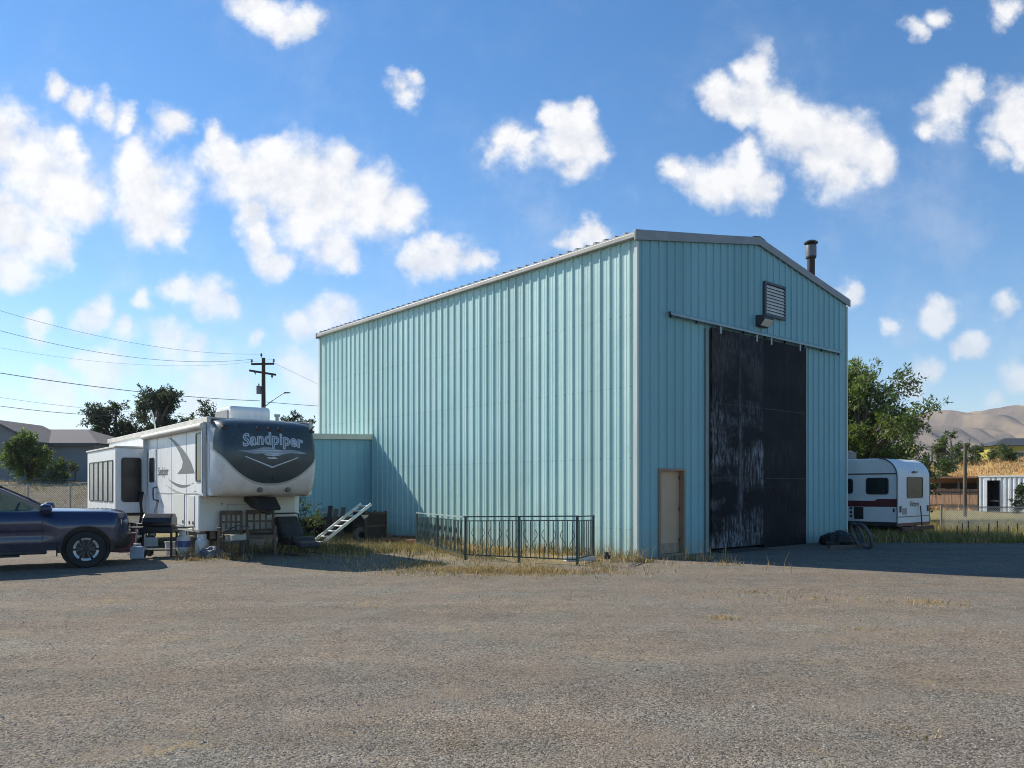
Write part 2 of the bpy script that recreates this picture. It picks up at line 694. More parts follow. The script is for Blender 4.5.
# yard: gravel in the open lot; rough grass and earth past it
wob = k.rng(k.noise(0.35, 5, 0.65), 0.2, 0.8, -3.5, 3.5)
ty = k.math('ADD', sy, wob)
yard = k.rng(ty, 22.5, 27.0, 0, 1, True)
far = k.rng(sy, 52, 66, 0, 1, True)
soil = k.mix(k.rng(k.noise(1.2, 7, 0.7), 0.38, 0.62), (0.17, 0.155, 0.05), (0.30, 0.24, 0.10))
soil = k.mix(k.rng(k.noise(6, 6, 0.75), 0.45, 0.7, 0, 0.6), soil, (0.22, 0.17, 0.11))
soil = k.mix(k.math('MULTIPLY', far, 0.9), soil, k.mix(k.rng(k.noise(0.25, 7, 0.7), 0.4, 0.6), (0.46, 0.27, 0.105), (0.30, 0.22, 0.10)))
bank = k.math('MULTIPLY', k.rng(sx, -8, -16), k.rng(sy, 30, 36))
soil = k.mix(k.math('MULTIPLY', bank, 0.75), soil, k.mix(k.rng(k.noise(1.4, 6, 0.7, stretch=(0.3, 1.5, 1)), 0.4, 0.6), (0.26, 0.23, 0.19), (0.15, 0.135, 0.11)))
plain = k.rng(sy, 180, 400, 0, 1, True)
soil = k.mix(plain, soil, (0.26, 0.21, 0.13))
# band along the long wall
u_in = k.math('MULTIPLY_ADD', sx, -UX, k.math('MULTIPLY_ADD', sy, -UY, BX * UX + BY * UY))   # distance out from long wall
v_in = k.math('MULTIPLY_ADD', sx, -UY, k.math('MULTIPLY_ADD', sy, UX, BX * UY - BY * UX))
wband = k.math('MULTIPLY', k.rng(k.math('ADD', u_in, k.rng(k.noise(0.9, 5, 0.6), 0.2, 0.8, -1.3, 1.3)), 2.0, 3.6, 1, 0),
               k.rng(k.math('ADD', v_in, k.rng(k.noise(1.1, 4), 0.2, 0.8, -1.0, 1.0)), -0.6, 0.8))
straw = k.mix(k.rng(k.noise(3.5, 6, 0.7), 0.4, 0.62), (0.20, 0.16, 0.075), (0.37, 0.265, 0.115))
col = k.mix(k.math('MULTIPLY', wband, 0.85), gravel, straw)
col = k.mix(yard, col, soil)
nt.links.new(col, b.inputs['Base Color'])
b.inputs['Roughness'].default_value = 0.95
b.inputs['Specular IOR Level'].default_value = 0.15
h = k.math('ADD', k.math('MULTIPLY', vor.outputs['Distance'], -1.0), k.math('MULTIPLY', k.noise(22, 6, 0.7), 0.8))
h = k.math('MULTIPLY_ADD', vor2.outputs['Distance'], -0.5, h)
k.bump(h, 0.65, 0.013, b)
ground = g.build('ground', m, smooth=60, fix=False)
tag(ground, kind='structure')
GROUND_MAT = m


# hills on the right horizon: ridges with cut gullies
def hill_sheet(name, x0, x1, y0, y1, top, seed, nx, ny):
    mb = MB()
    rows = []
    for j in range(ny + 1):
        v = j / ny
        row = []
        for i in range(nx + 1):
            x = x0 + (x1 - x0) * i / nx
            y = y0 + (y1 - y0) * v
            hgt = top(x) * sstep(0, 0.62, v) ** 1.1
            rid = noise.fractal((x * 0.0038, y * 0.0009, seed), 1.0, 2.1, 5)
            gul = abs(noise.noise((x * 0.0062 + y * 0.0012, seed * 3.1, y * 0.0004)))
            hgt *= 1 + 0.13 * rid - 0.42 * max(0, 0.16 - gul) / 0.16 * sstep(0.05, 0.5, v)
            g2 = abs(noise.noise((x * 0.015, seed * 1.7, y * 0.0012)))
            hgt *= 1 - 0.16 * max(0, 0.14 - g2) / 0.14 * sstep(0.05, 0.4, v)
            bench = 4.0 * sin(hgt * 0.16)
            row.append((x, y, hgt + bench * sstep(0.1, 0.5, v) - 2))
        rows.append(row)
    mb.grid(rows)
    return mb


m, nt, b, out = base_mat('bare hill grass')
k = NB(nt)
n1 = k.noise(0.006, 7, 0.65)
c = k.mix(k.rng(n1, 0.42, 0.58), (0.27, 0.205, 0.135), (0.135, 0.112, 0.09))  # darker patches and streaks put gully shading into the hill colour
c = k.mix(k.rng(k.noise(0.022, 6, 0.7, stretch=(0.6, 0.2, 2.6)), 0.5, 0.66, 0, 0.6), c, (0.15, 0.125, 0.105))
nt.links.new(c, b.inputs['Base Color'])
b.inputs['Roughness'].default_value = 1.0
b.inputs['Specular IOR Level'].default_value = 0.0


def top_a(x):
    return 232 * (0.86 + 0.10 * sstep(600, 1500, x) + 0.05 * sin(x * 0.004)) * sstep(100, 900, x)


hills = hill_sheet('hills', 300, 2800, 1150, 2600, top_a, 4.2, 190, 90).build('hills', m, smooth=70, fix=False)
tag(hills, kind='structure')


def top_b(x):
    return 300 * (0.8 + 0.14 * sin(x * 0.0013 + 1.2)) * sstep(300, 2300, x)


hills2 = hill_sheet('hills', 200, 5200, 2650, 4300, top_b, 9.7, 150, 60).build('hills', m, smooth=70, fix=False)
tag(hills2, kind='structure')

# ------------------------------------------------------------------ metal building
LEN_S, LEN_T = 9.74, 15.3
EAVE, RIDGE = 7.28, 8.10
PITCH = 0.305


def roof_z(s):
    return EAVE + (RIDGE - EAVE) * (1 - abs(s - LEN_S / 2) / (LEN_S / 2))


def panel_profile(length, ends=0.06):
    """ribbed sheet: (position, height) samples along the wall"""
    p = [(0.0, 0.0)]
    n = int((length - 2 * ends) / PITCH)
    x0 = (length - n * PITCH) / 2
    for i in range(n):
        c = x0 + i * PITCH
        p += [(c, 0.0), (c + 0.014, 0.030), (c + 0.046, 0.030), (c + 0.060, 0.0),
              (c + 0.125, 0.0), (c + 0.134, 0.0035), (c + 0.152, 0.0035), (c + 0.161, 0.0),
              (c + 0.215, 0.0), (c + 0.224, 0.0035), (c + 0.242, 0.0035), (c + 0.251, 0.0)]
    p.append((length, 0.0))
    return p


def wall_paint(name, c0, c1, girts, streak=0.5, fade=True):
    m, nt, b, out = base_mat(name)
    k = NB(nt)
    X, Y, Z = k.sep()
    st = k.noise(1.0, 6, 0.65, stretch=(5.0, 5.0, 0.16))
    pt = k.noise(0.5, 5, 0.6)
    c = k.mix(k.rng(st, 0.32, 0.68), c0, c1)
    c = k.mix(k.rng(pt, 0.4, 0.7, 0, 0.35), c, tuple(min(v * 1.12, 1) for v in c1))
    # rows of fastener heads with faint rust runs
    if girts:
        zz = k.math('FRACT', k.math('DIVIDE', k.math('ADD', Z, 0.15), girts))
        line = k.math('LESS_THAN', k.math('ABSOLUTE', k.math('SUBTRACT', zz, 0.5)), 0.010)
        dots = k.math('LESS_THAN', k.math('FRACT', k.math('DIVIDE', k.math('ADD', X, Y), 0.1525)), 0.16)
        c = k.mix(k.math('MULTIPLY', k.math('MULTIPLY', line, dots), 0.32), c, (0.16, 0.17, 0.15))
    # each sheet has weathered a little differently; laps between sheets
    sid = k.math('FLOOR', k.math('DIVIDE', k.math('ADD', X, Y), 0.915))
    wnz = k.n('ShaderNodeTexWhiteNoise', noise_dimensions='1D')
    nt.links.new(sid, wnz.inputs['W'])
    sc_ = k.n('ShaderNodeVectorMath', operation='SCALE')
    nt.links.new(c, sc_.inputs[0])
    nt.links.new(k.rng(wnz.outputs['Value'], 0, 1, 0.90, 1.06), sc_.inputs['Scale'])
    c = sc_.outputs[0]
    rust = k.math('MULTIPLY', k.rng(k.noise(2.0, 7, 0.7, stretch=(4, 4, 0.12)), 0.62, 0.74), k.rng(k.noise(0.9, 4), 0.5, 0.65, 0, 0.28))
    c = k.mix(rust, c, (0.30, 0.20, 0.12))
    # dirt splashed up from the ground, worn patches
    sp = k.math('MULTIPLY', k.rng(k.math('ADD', Z, k.rng(k.noise(3.0, 6, 0.7), 0.2, 0.8, -0.5, 0.5)), 0.75, 0.0), 0.40)
    c = k.mix(sp, c, (0.30, 0.26, 0.19))
    wear = k.rng(k.noise(1.5, 8, 0.72, stretch=(1.6, 1.6, 0.6)), 0.60, 0.74, 0, streak)
    c = k.mix(wear, c, (0.27, 0.33, 0.31))
    nt.links.new(c, b.inputs['Base Color'])
    nt.links.new(k.rng(st, 0.3, 0.7, 0.42, 0.62), b.inputs['Roughness'])
    b.inputs['Specular IOR Level'].default_value = 0.7
    k.bump(k.noise(1.1, 4, 0.55), 0.35, 0.05, b)
    return m


WALL = wall_paint('sun lightened chalky turquoise paint', (0.34, 0.585, 0.555), (0.48, 0.675, 0.635), 1.62, 0.12)  # same building paint, lightened to carry the sun on the long walls
GABLE = wall_paint('shade darkened turquoise paint', (0.155, 0.365, 0.41), (0.215, 0.43, 0.465), 1.62, 0.3)  # same building paint, darkened to carry the shade on the gables
LEAN = wall_paint('blue green board paint', (0.17, 0.36, 0.45), (0.21, 0.41, 0.50), 0, 0.2)
CREAM = mat('cream trim paint', (0.60, 0.56, 0.47), 0.5, var=0.10, scale=2.0, dirt=0.25, dirtcol=(0.34, 0.27, 0.2), stretch=(2, 2, 0.3))
GREYTRIM = mat('weathered grey trim', (0.25, 0.265, 0.265), 0.5, var=0.16, scale=2.5, dirt=0.3, dirtcol=(0.2, 0.17, 0.14))
ROOFM = mat('galvanised roof sheet', (0.32, 0.33, 0.33), 0.45, 0.35, var=0.2, scale=1.2, dirt=0.3, dirtcol=(0.22, 0.15, 0.1))
DARKM = mat('dark metal', (0.03, 0.032, 0.034), 0.5, 0.3, var=0.3, scale=8)
BLACKRUB = mat('black rubber', (0.018, 0.018, 0.019), 0.8, var=0.3, scale=20)
GALV = mat('galvanised steel', (0.42, 0.43, 0.43), 0.45, 0.7, var=0.2, scale=9)

shop = thing('metal_building', 'large turquoise ribbed metal building with a low gable roof and tall black sliding doors', 'building', (BX, BY, 0), B_ANG)

# long side wall: outward is -x, runs along y
def side_wall(x_at, sgn, name, material):
    mb = MB()
    lo, hi = [], []
    for (p, h) in panel_profile(LEN_T):
        lo.append((x_at + sgn * h, p, -0.25))
        hi.append((x_at + sgn * h, p, EAVE))
    mb.grid([lo, hi])
    return mb.build(name, material, shop, fix=False)


side_wall(0, -1, 'side_wall', WALL)
side_wall(LEN_S, 1, 'side_wall', WALL)

MAN0, MAN1, MANZ = 0.74, 1.72, 2.06
BIG0, BIG1, BIGZ = 2.68, 7.18, 5.56


def gable_wall(y_at, sgn, holes, material):
    mb = MB()
    prof = panel_profile(LEN_S)
    cuts = [h_ for hole in holes for h_ in hole[:2]] + [LEN_S / 2]
    for cx in cuts:
        for i in range(len(prof) - 1):
            a, b_ = prof[i], prof[i + 1]
            if a[0] < cx < b_[0]:
                t = (cx - a[0]) / (b_[0] - a[0])
                prof.insert(i + 1, (cx, a[1] + (b_[1] - a[1]) * t))
                break
    for i in range(len(prof) - 1):
        (p0, h0), (p1, h1) = prof[i], prof[i + 1]
        z0 = -0.25
        mid_ = (p0 + p1) / 2
        for (a, b_, zt) in holes:
            if a < mid_ < b_:
                z0 = zt
        if p1 - p0 < 1e-6:
            continue
        mb.add([(p0, y_at + sgn * h0, z0), (p1, y_at + sgn * h1, z0), (p1, y_at + sgn * h1, roof_z(p1)), (p0, y_at + sgn * h0, roof_z(p0))], [(0, 1, 2, 3)])
    return mb.build('gable_wall', material, shop, fix=False)


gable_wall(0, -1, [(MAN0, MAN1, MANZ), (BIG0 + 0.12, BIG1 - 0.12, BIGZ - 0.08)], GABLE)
gable_wall(LEN_T, 1, [], GABLE)

# roof: two ribbed slopes with their rib ends showing along the eaves
mb = MB()
OVE, OVG = 0.10, 0.07
for side in (0, 1):
    top_row, eave_row, und_t, und_e = [], [], [], []
    n = int((LEN_T + 2 * OVG) / PITCH)
    step = (LEN_T + 2 * OVG) / n
    ysam = []
    for i in range(n):
        c = -OVG + i * step
        ysam += [(c, 0), (c + 0.03, 0.045), (c + 0.08, 0.045), (c + 0.11, 0)]
    ysam.append((LEN_T + OVG, 0))
    xe = -OVE if side == 0 else LEN_S + OVE
    ze = EAVE + 0.085 - OVE * (RIDGE - EAVE) / (LEN_S / 2)
    for (y, h) in ysam:
        top_row.append((LEN_S / 2, y, RIDGE + 0.085 + h))
        eave_row.append((xe, y, ze + h))
        und_t.append((LEN_S / 2, y, RIDGE + 0.06))
        und_e.append((xe, y, ze - 0.025))
    mb.grid([und_t, top_row] if False else [top_row, eave_row])
    mb.grid([eave_row, und_e])
    mb.grid([und_e, und_t])
roof = mb.build('roof', ROOFM, shop, fix=False)
mb = MB()
mb.prism([(LEN_S / 2 - 0.28, RIDGE + 0.105), (LEN_S / 2, RIDGE + 0.165), (LEN_S / 2 + 0.28, RIDGE + 0.105), (LEN_S / 2, RIDGE + 0.15)], -OVG - 0.01, LEN_T + OVG + 0.01)
mb.build('ridge_cap', GREYTRIM, roof)
# eave trim (a boxy gutter), rake trim, corner trim
for x0, x1 in ((-0.13, -0.036), (LEN_S + 0.036, LEN_S + 0.13)):
    mb = MB()
    mb.box(x0, -0.05, EAVE - 0.075, x1, LEN_T + 0.05, EAVE + 0.035)
    mb.build('eave_trim', mat('dull eave trim', (0.40, 0.385, 0.34), 0.5, var=0.15, scale=2.0, dirt=0.35, dirtcol=(0.25, 0.2, 0.15)), shop, bevel=0.015)
for y0, y1 in ((-0.075, -0.036), (LEN_T + 0.036, LEN_T + 0.075)):
    mb = MB()
    e0 = (-0.14, EAVE + 0.09 - 0.14 * 0.164)
    e1 = (LEN_S + 0.14, e0[1])
    r = (LEN_S / 2, RIDGE + 0.135)
    d = 0.20
    mb.prism([e0, (e0[0], e0[1] - d), (r[0], r[1] - d), (e1[0], e1[1] - d), e1, r], y0, y1)
    mb.build('rake_trim', GREYTRIM, shop)
for (cx, cy) in ((0, 0), (LEN_S, 0), (0, LEN_T), (LEN_S, LEN_T)):
    sx_, sy_ = (-1 if cx == 0 else 1), (-1 if cy == 0 else 1)
    mb = MB()
    # L-shaped folded strip
    a, w_ = 0.040, 0.05
    q = [(cx + sx_ * a, cy + sy_ * a), (cx - sx_ * w_ * 0.3, cy + sy_ * a), (cx - sx_ * w_ * 0.3, cy + sy_ * 0.001), (cx + sx_ * 0.001, cy + sy_ * 0.001),
         (cx + sx_ * 0.001, cy - sy_ * w_), (cx + sx_ * a, cy - sy_ * w_)]
    mb.prism(q, -0.1, EAVE - 0.14, 'xy')
    mb.build('corner_trim', mat('pale corner trim', (0.58, 0.64, 0.57), 0.5, var=0.10, scale=2.0, dirt=0.3, dirtcol=(0.4, 0.33, 0.25), stretch=(2, 2, 0.3)), shop)

# personnel door, recessed
TAN = mat('tan door paint', (0.52, 0.36, 0.23), 0.5, var=0.08, scale=2, dirt=0.2, dirtcol=(0.3, 0.21, 0.14))
mb = MB()
mb.box(MAN0 + 0.07, 0.10, 0.06, MAN1 - 0.07, 0.145, MANZ - 0.06)
for zz in (0.35, 1.15):
    mb.box(MAN0 + 0.2, 0.097, zz, MAN1 - 0.2, 0.10, zz + 0.62)
door = mb.build('door', TAN, shop)
mb = MB()
for x0, x1 in ((MAN0, MAN0 + 0.066), (MAN1 - 0.066, MAN1)):
    mb.box(x0, -0.045, -0.05, x1, 0.16, MANZ)
mb.box(MAN0 + 0.066, -0.043, MANZ - 0.056, MAN1 - 0.066, 0.16, MANZ)
mb.box(MAN0 + 0.066, -0.03, -0.05, MAN1 - 0.066, 0.16, 0.055)
mb.build('frame', mat('tan door frame', (0.27, 0.20, 0.14), 0.55, var=0.15, dirt=0.2), door)
mb = MB()
mb.lathe([(0.030, 0.0), (0.030, -0.012), (0.012, -0.014), (0.012, -0.045), (0.028, -0.05), (0.03, -0.07), (0.012, -0.085)], (MAN0 + 0.14, 0.097, 1.0), 'y', 12)
mb.build('handle', GALV, door, smooth=40)
for zz in (0.3, 1.05, 1.8):
    mb = MB()
    mb.tube([(MAN1 - 0.075, 0.092, zz), (MAN1 - 0.075, 0.092, zz + 0.1)], 0.012, 8)
    mb.build('hinge', DARKM, door)
mb = MB()
mb.box(MAN0 + 0.075, 0.094, 0.065, MAN1 - 0.075, 0.0965, 0.30)
mb.build('kick_plate', mat('scuffed kick plate', (0.36, 0.27, 0.19), 0.5, var=0.25, scale=9, dirt=0.5, dirtcol=(0.2, 0.15, 0.11)), door)

# big sliding door: two black leaves hung from a track
m, nt, b, out = base_mat('peeling black door paint')
k = NB(nt)
X, Y, Z = k.sep()
c = k.mix(k.rng(k.noise(1.2, 6, 0.6), 0.35, 0.65), (0.004, 0.0045, 0.007), (0.011, 0.011, 0.015))
# scraped-through primer: broken horizontal bands, heavier on the left leaf
band = k.noise(1.0, 4, 0.6, stretch=(0.45, 1, 1.1))
scr = k.noise(7.0, 9, 0.80, stretch=(1.9, 1, 0.40))
ver = k.noise(2.6, 8, 0.75, stretch=(1.6, 1, 0.5))
leaf_l = k.rng(X, BIG0 + 2.25, BIG0 + 2.33, 1.0, 0.10)
s_ = k.math('MULTIPLY', k.rng(band, 0.44, 0.62), k.rng(scr, 0.46, 0.60))
s_ = k.math('MAXIMUM', s_, k.math('MULTIPLY', k.rng(ver, 0.60, 0.70), 0.6))
seam = k.math('MULTIPLY', k.rng(k.math('ABSOLUTE', k.math('SUBTRACT', X, BIG0 + 1.22)), 0.0, 0.16, 1, 0), k.rng(scr, 0.42, 0.6))
s_ = k.math('MAXIMUM', s_, k.math('MULTIPLY', seam, 0.65))
lowm = k.rng(Z, 4.3, 2.9, 0.3, 1.0)
s_ = k.math('MULTIPLY', k.math('MULTIPLY', s_, leaf_l), lowm)
c = k.mix(k.math('MULTIPLY', s_, 0.85), c, (0.33, 0.34, 0.37))
br = k.math('MULTIPLY', k.math('MULTIPLY', k.rng(k.noise(0.8, 4), 0.45, 0.6), k.rng(Z, 3.9, 4.5)), leaf_l)
c = k.mix(k.math('MULTIPLY', br, 0.5), c, (0.075, 0.06, 0.052))
nt.links.new(c, b.inputs['Base Color'])
nt.links.new(k.rng(scr, 0.3, 0.7, 0.5, 0.8), b.inputs['Roughness'])
b.inputs['Specular IOR Level'].default_value = 0.15
k.bump(scr, 0.4, 0.01, b)
BLACKDOOR = m
for (a, b_, y0, zb) in ((BIG0, 5.0, -0.115, 0.10), (5.004, BIG1, -0.112, -0.02)):
    mb = MB()
    w = b_ - a
    mb.box(a, y0, zb, b_, y0 + 0.05, BIGZ)
    d = mb.build('sliding_door', BLACKDOOR, shop, bevel=0.006)
    mb = MB()
    for zz in (1.85, 3.7):
        mb.box(a + 0.05, y0 - 0.004, zz, b_ - 0.05, y0 - 0.0005, zz + 0.018)
    mb.box(a + w / 2 - 0.012, y0 - 0.006, zb + 0.02, a + w / 2 + 0.012, y0 - 0.0045, BIGZ - 0.02)
    mb.build('seam_strip', mat('worn seam strip', (0.014, 0.014, 0.016), 0.6, var=0.5, scale=14, dirt=0.35, dirtcol=(0.12, 0.12, 0.13)), d)
    for hx in (a + 0.35, b_ - 0.35):
        mb = MB()
        mb.box(hx - 0.03, y0 - 0.02, BIGZ - 0.12, hx + 0.03, y0 - 0.001, BIGZ + 0.06)
        mb.build('hanger', mat('hanger bracket', (0.4, 0.41, 0.4), 0.5, 0.5, dirt=0.3), d)
for (x0, x1) in ((BIG0 - 0.16, BIG0 - 0.035), (BIG1 + 0.035, BIG1 + 0.13)):
    mb = MB()
    mb.box(x0, -0.055, -0.05, x1, -0.036, BIGZ - 0.02)
    mb.build('door_jamb', mat('jamb paint', (0.26, 0.29, 0.27), 0.55, var=0.2, dirt=0.5, dirtcol=(0.2, 0.13, 0.08), stretch=(3, 3, 0.4)), shop)
mb = MB()
mb.prism([(-0.16, 5.62), (-0.16, 5.675), (-0.13, 5.715), (-0.036, 5.715), (-0.036, 5.70), (-0.12, 5.70), (-0.148, 5.665), (-0.148, 5.62)], 1.03, 9.22, 'yz')
track = mb.build('door_track', mat('track paint', (0.27, 0.38, 0.39), 0.5, 0.2, var=0.2, dirt=0.3), shop)
for i in range(9):
    x = 1.12 + i * 1.0
    mb = MB()
    mb.box(x, -0.08, 5.58, x + 0.03, -0.037, 5.695)
    mb.build('track_bracket', DARKM, track)
# floor slab; threshold coloured dark for the shaded opening under the left leaf
mb = MB()
mb.box(0.05, 0.02, -0.2, LEN_S - 0.05, LEN_T - 0.02, 0.012)
mb.build('floor_slab', mat('concrete slab', (0.3, 0.29, 0.27), 0.85, var=0.2, scale=3, dirt=0.3), shop)
mb = MB()
mb.prism([(-0.55, -0.05), (-0.55, 0.02), (-0.06, 0.06), (-0.06, -0.05)], BIG0 + 0.1, BIG0 + 2.0, 'yz')
mb.build('threshold', mat('door gap shade', (0.035, 0.033, 0.03), 0.8, var=0.4), shop)

# louvred vent
LV = (5.10, 6.14, 6.20, 7.12)
mb = MB()
mb.box(LV[0] + 0.05, -0.05, LV[2] + 0.05, LV[1] - 0.05, -0.04, LV[3] - 0.05)
vent = mb.build('louvre_vent', DARKM, shop)
mb = MB()
mb.box(LV[0], -0.10, LV[2], LV[0] + 0.06, -0.036, LV[3])
mb.box(LV[1] - 0.06, -0.10, LV[2], LV[1], -0.036, LV[3])
mb.box(LV[0] + 0.06, -0.10, LV[2], LV[1] - 0.06, -0.036, LV[2] + 0.06)
mb.box(LV[0] + 0.06, -0.10, LV[3] - 0.06, LV[1] - 0.06, -0.036, LV[3])
mb.build('frame', mat('dark vent frame', (0.06, 0.075, 0.085), 0.5, var=0.2), vent)
mb = MB()
ns = 9
for i in range(ns):
    z = LV[2] + 0.075 + i * (LV[3] - LV[2] - 0.15) / ns
    mb.add([(LV[0] + 0.062, -0.092, z), (LV[1] - 0.062, -0.092, z), (LV[1] - 0.062, -0.055, z + 0.08), (LV[0] + 0.062, -0.055, z + 0.08)], [(0, 1, 2, 3)])
mb.build('slats', mat('white louvre slats', (0.62, 0.62, 0.58), 0.5, var=0.1, dirt=0.2), vent, fix=False)
# wall light
mb = MB()
mb.prism([(-0.036, 5.86), (-0.036, 6.16), (-0.22, 6.14), (-0.30, 6.05), (-0.16, 5.88)], 4.72, 5.20, 'yz')
lamp = mb.build('wall_light', mat('dark lamp housing', (0.04, 0.042, 0.045), 0.5, var=0.2), shop, bevel=0.01)
mb = MB()
mb.add([(4.75, -0.303, 6.035), (5.17, -0.303, 6.035), (5.17, -0.168, 5.875), (4.75, -0.168, 5.875)], [(0, 1, 2, 3)])
mb.build('lens', mat('frosted lens', (0.55, 0.56, 0.52), 0.25, var=0.1), lamp, fix=False)
# flue
FS, FT = 8.75, 0.60
fz = roof_z(FS) + 0.06
mb = MB()
mb.lathe([(0.115, fz - 0.1), (0.115, fz + 1.05), (0.155, fz + 1.06), (0.155, fz + 1.45), (0.10, fz + 1.46), (0.10, fz + 1.52)], (FS, FT, 0), 'z', 20)
flue = mb.build('flue_pipe', [mat('sooty flue', (0.035, 0.03, 0.03), 0.7, 0.2, var=0.4, scale=6, dirt=0.4, dirtcol=(0.09, 0.05, 0.04))], shop, smooth=40)
mb = MB()
mb.lathe([(0.157, fz + 1.10), (0.160, fz + 1.12), (0.160, fz + 1.41), (0.157, fz + 1.43)], (FS, FT, 0), 'z', 20)
mb.build('collar', mat('galvanised collar', (0.16, 0.165, 0.18), 0.5, 0.4, var=0.2), flue, smooth=40)
mb = MB()
mb.lathe([(0.20, fz + 1.50), (0.205, fz + 1.53), (0.12, fz + 1.585), (0.0, fz + 1.60)], (FS, FT, 0), 'z', 20)
mb.build('rain_cap', DARKM, flue, smooth=40)
mb = MB()
mb.lathe([(0.24, roof_z(FS - 0.2) + 0.085), (0.20, fz + 0.10), (0.118, fz + 0.16)], (FS, FT, 0), 'z', 16)
mb.build('flashing', GALV, flue, smooth=40)

# lean-to on the long wall
LT0, LT1, LW = 11.55, 14.6, 3.35
mb = MB()
bw = 0.302
x = 0.0
pr = []
while x < LW - 0.01:
    x1 = min(x + bw, LW)
    pr += [(-x - 0.001, 0.0), (-x1 + 0.014, 0.0), (-x1 + 0.010, 0.012), (-x1 + 0.002, 0.012)]
    x = x1
def lean_top(w): return 3.22 - 0.10 * (w / LW)
lo = [(p, LT0 + d, 0.66) for p, d in pr]
hi = [(p, LT0 + d, lean_top(-p)) for p, d in pr]
mb.grid([lo, hi])
mb.add([(-LW, LT0, 0.66), (-LW, LT1, 0.66), (-LW, LT1, lean_top(LW)), (-LW, LT0, lean_top(LW))], [(0, 1, 2, 3)])
mb.add([(-0.04, LT1, 0.66), (-LW, LT1, 0.66), (-LW, LT1, lean_top(LW)), (-0.04, LT1, 3.22)], [(0, 1, 2, 3)])
lean = mb.build('lean_to', LEAN, shop, fix=False)
mb = MB()
mb.prism([(-0.036, 3.225), (-0.036, 3.40), (-LW - 0.14, 3.29), (-LW - 0.14, 3.115)], LT0 - 0.10, LT1 + 0.1, 'xz')
mb.build('roof', CREAM, lean)
mb = MB()
mb.box(-LW + 0.02, LT0 + 0.03, 0.58, -0.04, LT1 - 0.02, 0.66)
mb.build('floor', mat('aged timber', (0.13, 0.10, 0.075), 0.8, var=0.35, scale=6), lean)
for px_ in (-0.15, -1.7, -LW + 0.08):
    for py_ in (LT0 + 0.1, LT1 - 0.1):
        mb = MB()
        mb.box(px_ - 0.05, py_ - 0.05, -0.1, px_ + 0.05, py_ + 0.05, 0.575)
        mb.build('post', MATS['aged timber'], lean)
mb = MB()
mb.box(-LW + 0.04, LT0 + 0.55, -0.1, -0.05, LT0 + 0.58, 0.575)  # dark sheet added to stand in for the shade below the floor
mb.build('underfloor_shade', mat('underfloor shade sheet', (0.05, 0.04, 0.033), 0.9, var=0.4), lean)
# ------------------------------------------------------------------ fifth-wheel trailer
RV_ANG = radians(38.0)
WHITE = mat('white gelcoat', (0.80, 0.80, 0.78), 0.35, var=0.06, scale=1.6, dirt=0.32, dirtcol=(0.40, 0.37, 0.31), stretch=(2.5, 2.5, 0.35))
RVTRIM = mat('ivory roof edge', (0.66, 0.63, 0.55), 0.55, var=0.12, scale=2, dirt=0.3, dirtcol=(0.4, 0.33, 0.25))
GLASSM = glass_mat('tinted window glass', (0.012, 0.014, 0.018), 0.12)
GREYG = mat('grey graphic vinyl', (0.17, 0.165, 0.16), 0.45, var=0.2, scale=8)
WARMG = mat('warm grey graphic vinyl', (0.42, 0.39, 0.34), 0.45, var=0.15, scale=8)
rv = thing('fifth_wheel_trailer', 'white fifth wheel travel trailer with a dark bulging front cap parked beside the blue lean-to', 'trailer', (-6.32, 16.75, 0), RV_ANG)
RW, RL, RT = 2.36, 10.7, 3.12
OV = 1.15
out_poly = [(OV, 0.62), (RL, 0.62), (RL, RT - 0.25), (RL - 0.12, RT - 0.06), (RL - 0.3, RT), (0.62, RT), (0.50, RT - 0.05), (0.42, RT - 0.3), (0.40, 1.43), (OV, 1.43)]
mb = MB()
mb.prism(out_poly, 0.0, RW, 'yz')
body = mb.build('body', WHITE, rv, bevel=0.03)
body['label'] = 'white trailer body'
for a_ in (2.10, 3.36, 4.70, 5.62):
    mb = MB()
    mb.box(-0.004, a_, 0.68, -0.001, a_ + 0.012, 2.95)
    mb.build('panel_seam', mat('grey seam sealant', (0.42, 0.41, 0.38), 0.7), body)
mb = MB()
mb.box(-0.010, OV + 0.05, 1.46, -0.001, 5.6, 1.485)
mb.build('belt_moulding', mat('grey seam sealant', (0.42, 0.41, 0.38), 0.7), body)
# roof edge moulding
for x0, x1 in ((-0.03, 0.05), (RW - 0.05, RW + 0.03)):
    mb = MB()
    mb.box(x0, 0.45, RT - 0.10, x1, RL + 0.02, RT + 0.035)
    mb.build('roof_rail', RVTRIM, body, bevel=0.012)
mb = MB()
mb.box(0.06, 0.5, RT + 0.001, RW - 0.06, RL - 0.05, RT + 0.03)
roofm = mb.build('roof_membrane', RVTRIM, body)
# shadow-gap belt seam and lower skirt lip
mb = MB()
mb.box(-0.008, OV + 0.01, 0.60, 0.02, RL, 0.66)
mb.build('skirt_rail', mat('aluminium skirt rail', (0.5, 0.5, 0.49), 0.4, 0.5), body)


def cap_profile(v):
    pts = [(0.52, 3.145), (0.25, 3.11), (0.06, 3.02), (-0.08, 2.84), (-0.17, 2.55), (-0.19, 2.25), (-0.16, 1.98), (-0.08, 1.75), (0.05, 1.56), (0.22, 1.45), (0.46, 1.41)]
    t = v * (len(pts) - 1)
    i = min(int(t), len(pts) - 2)
    f = t - i
    p0, p1, p2, p3 = pts[max(i - 1, 0)], pts[i], pts[i + 1], pts[min(i + 2, len(pts) - 1)]
    def cr(a, b_, c_, d_):
        return 0.5 * (2 * b_ + (c_ - a) * f + (2 * a - 5 * b_ + 4 * c_ - d_) * f * f + (3 * b_ - a - 3 * c_ + d_) * f ** 3)
    return cr(p0[0], p1[0], p2[0], p3[0]), cr(p0[1], p1[1], p2[1], p3[1])


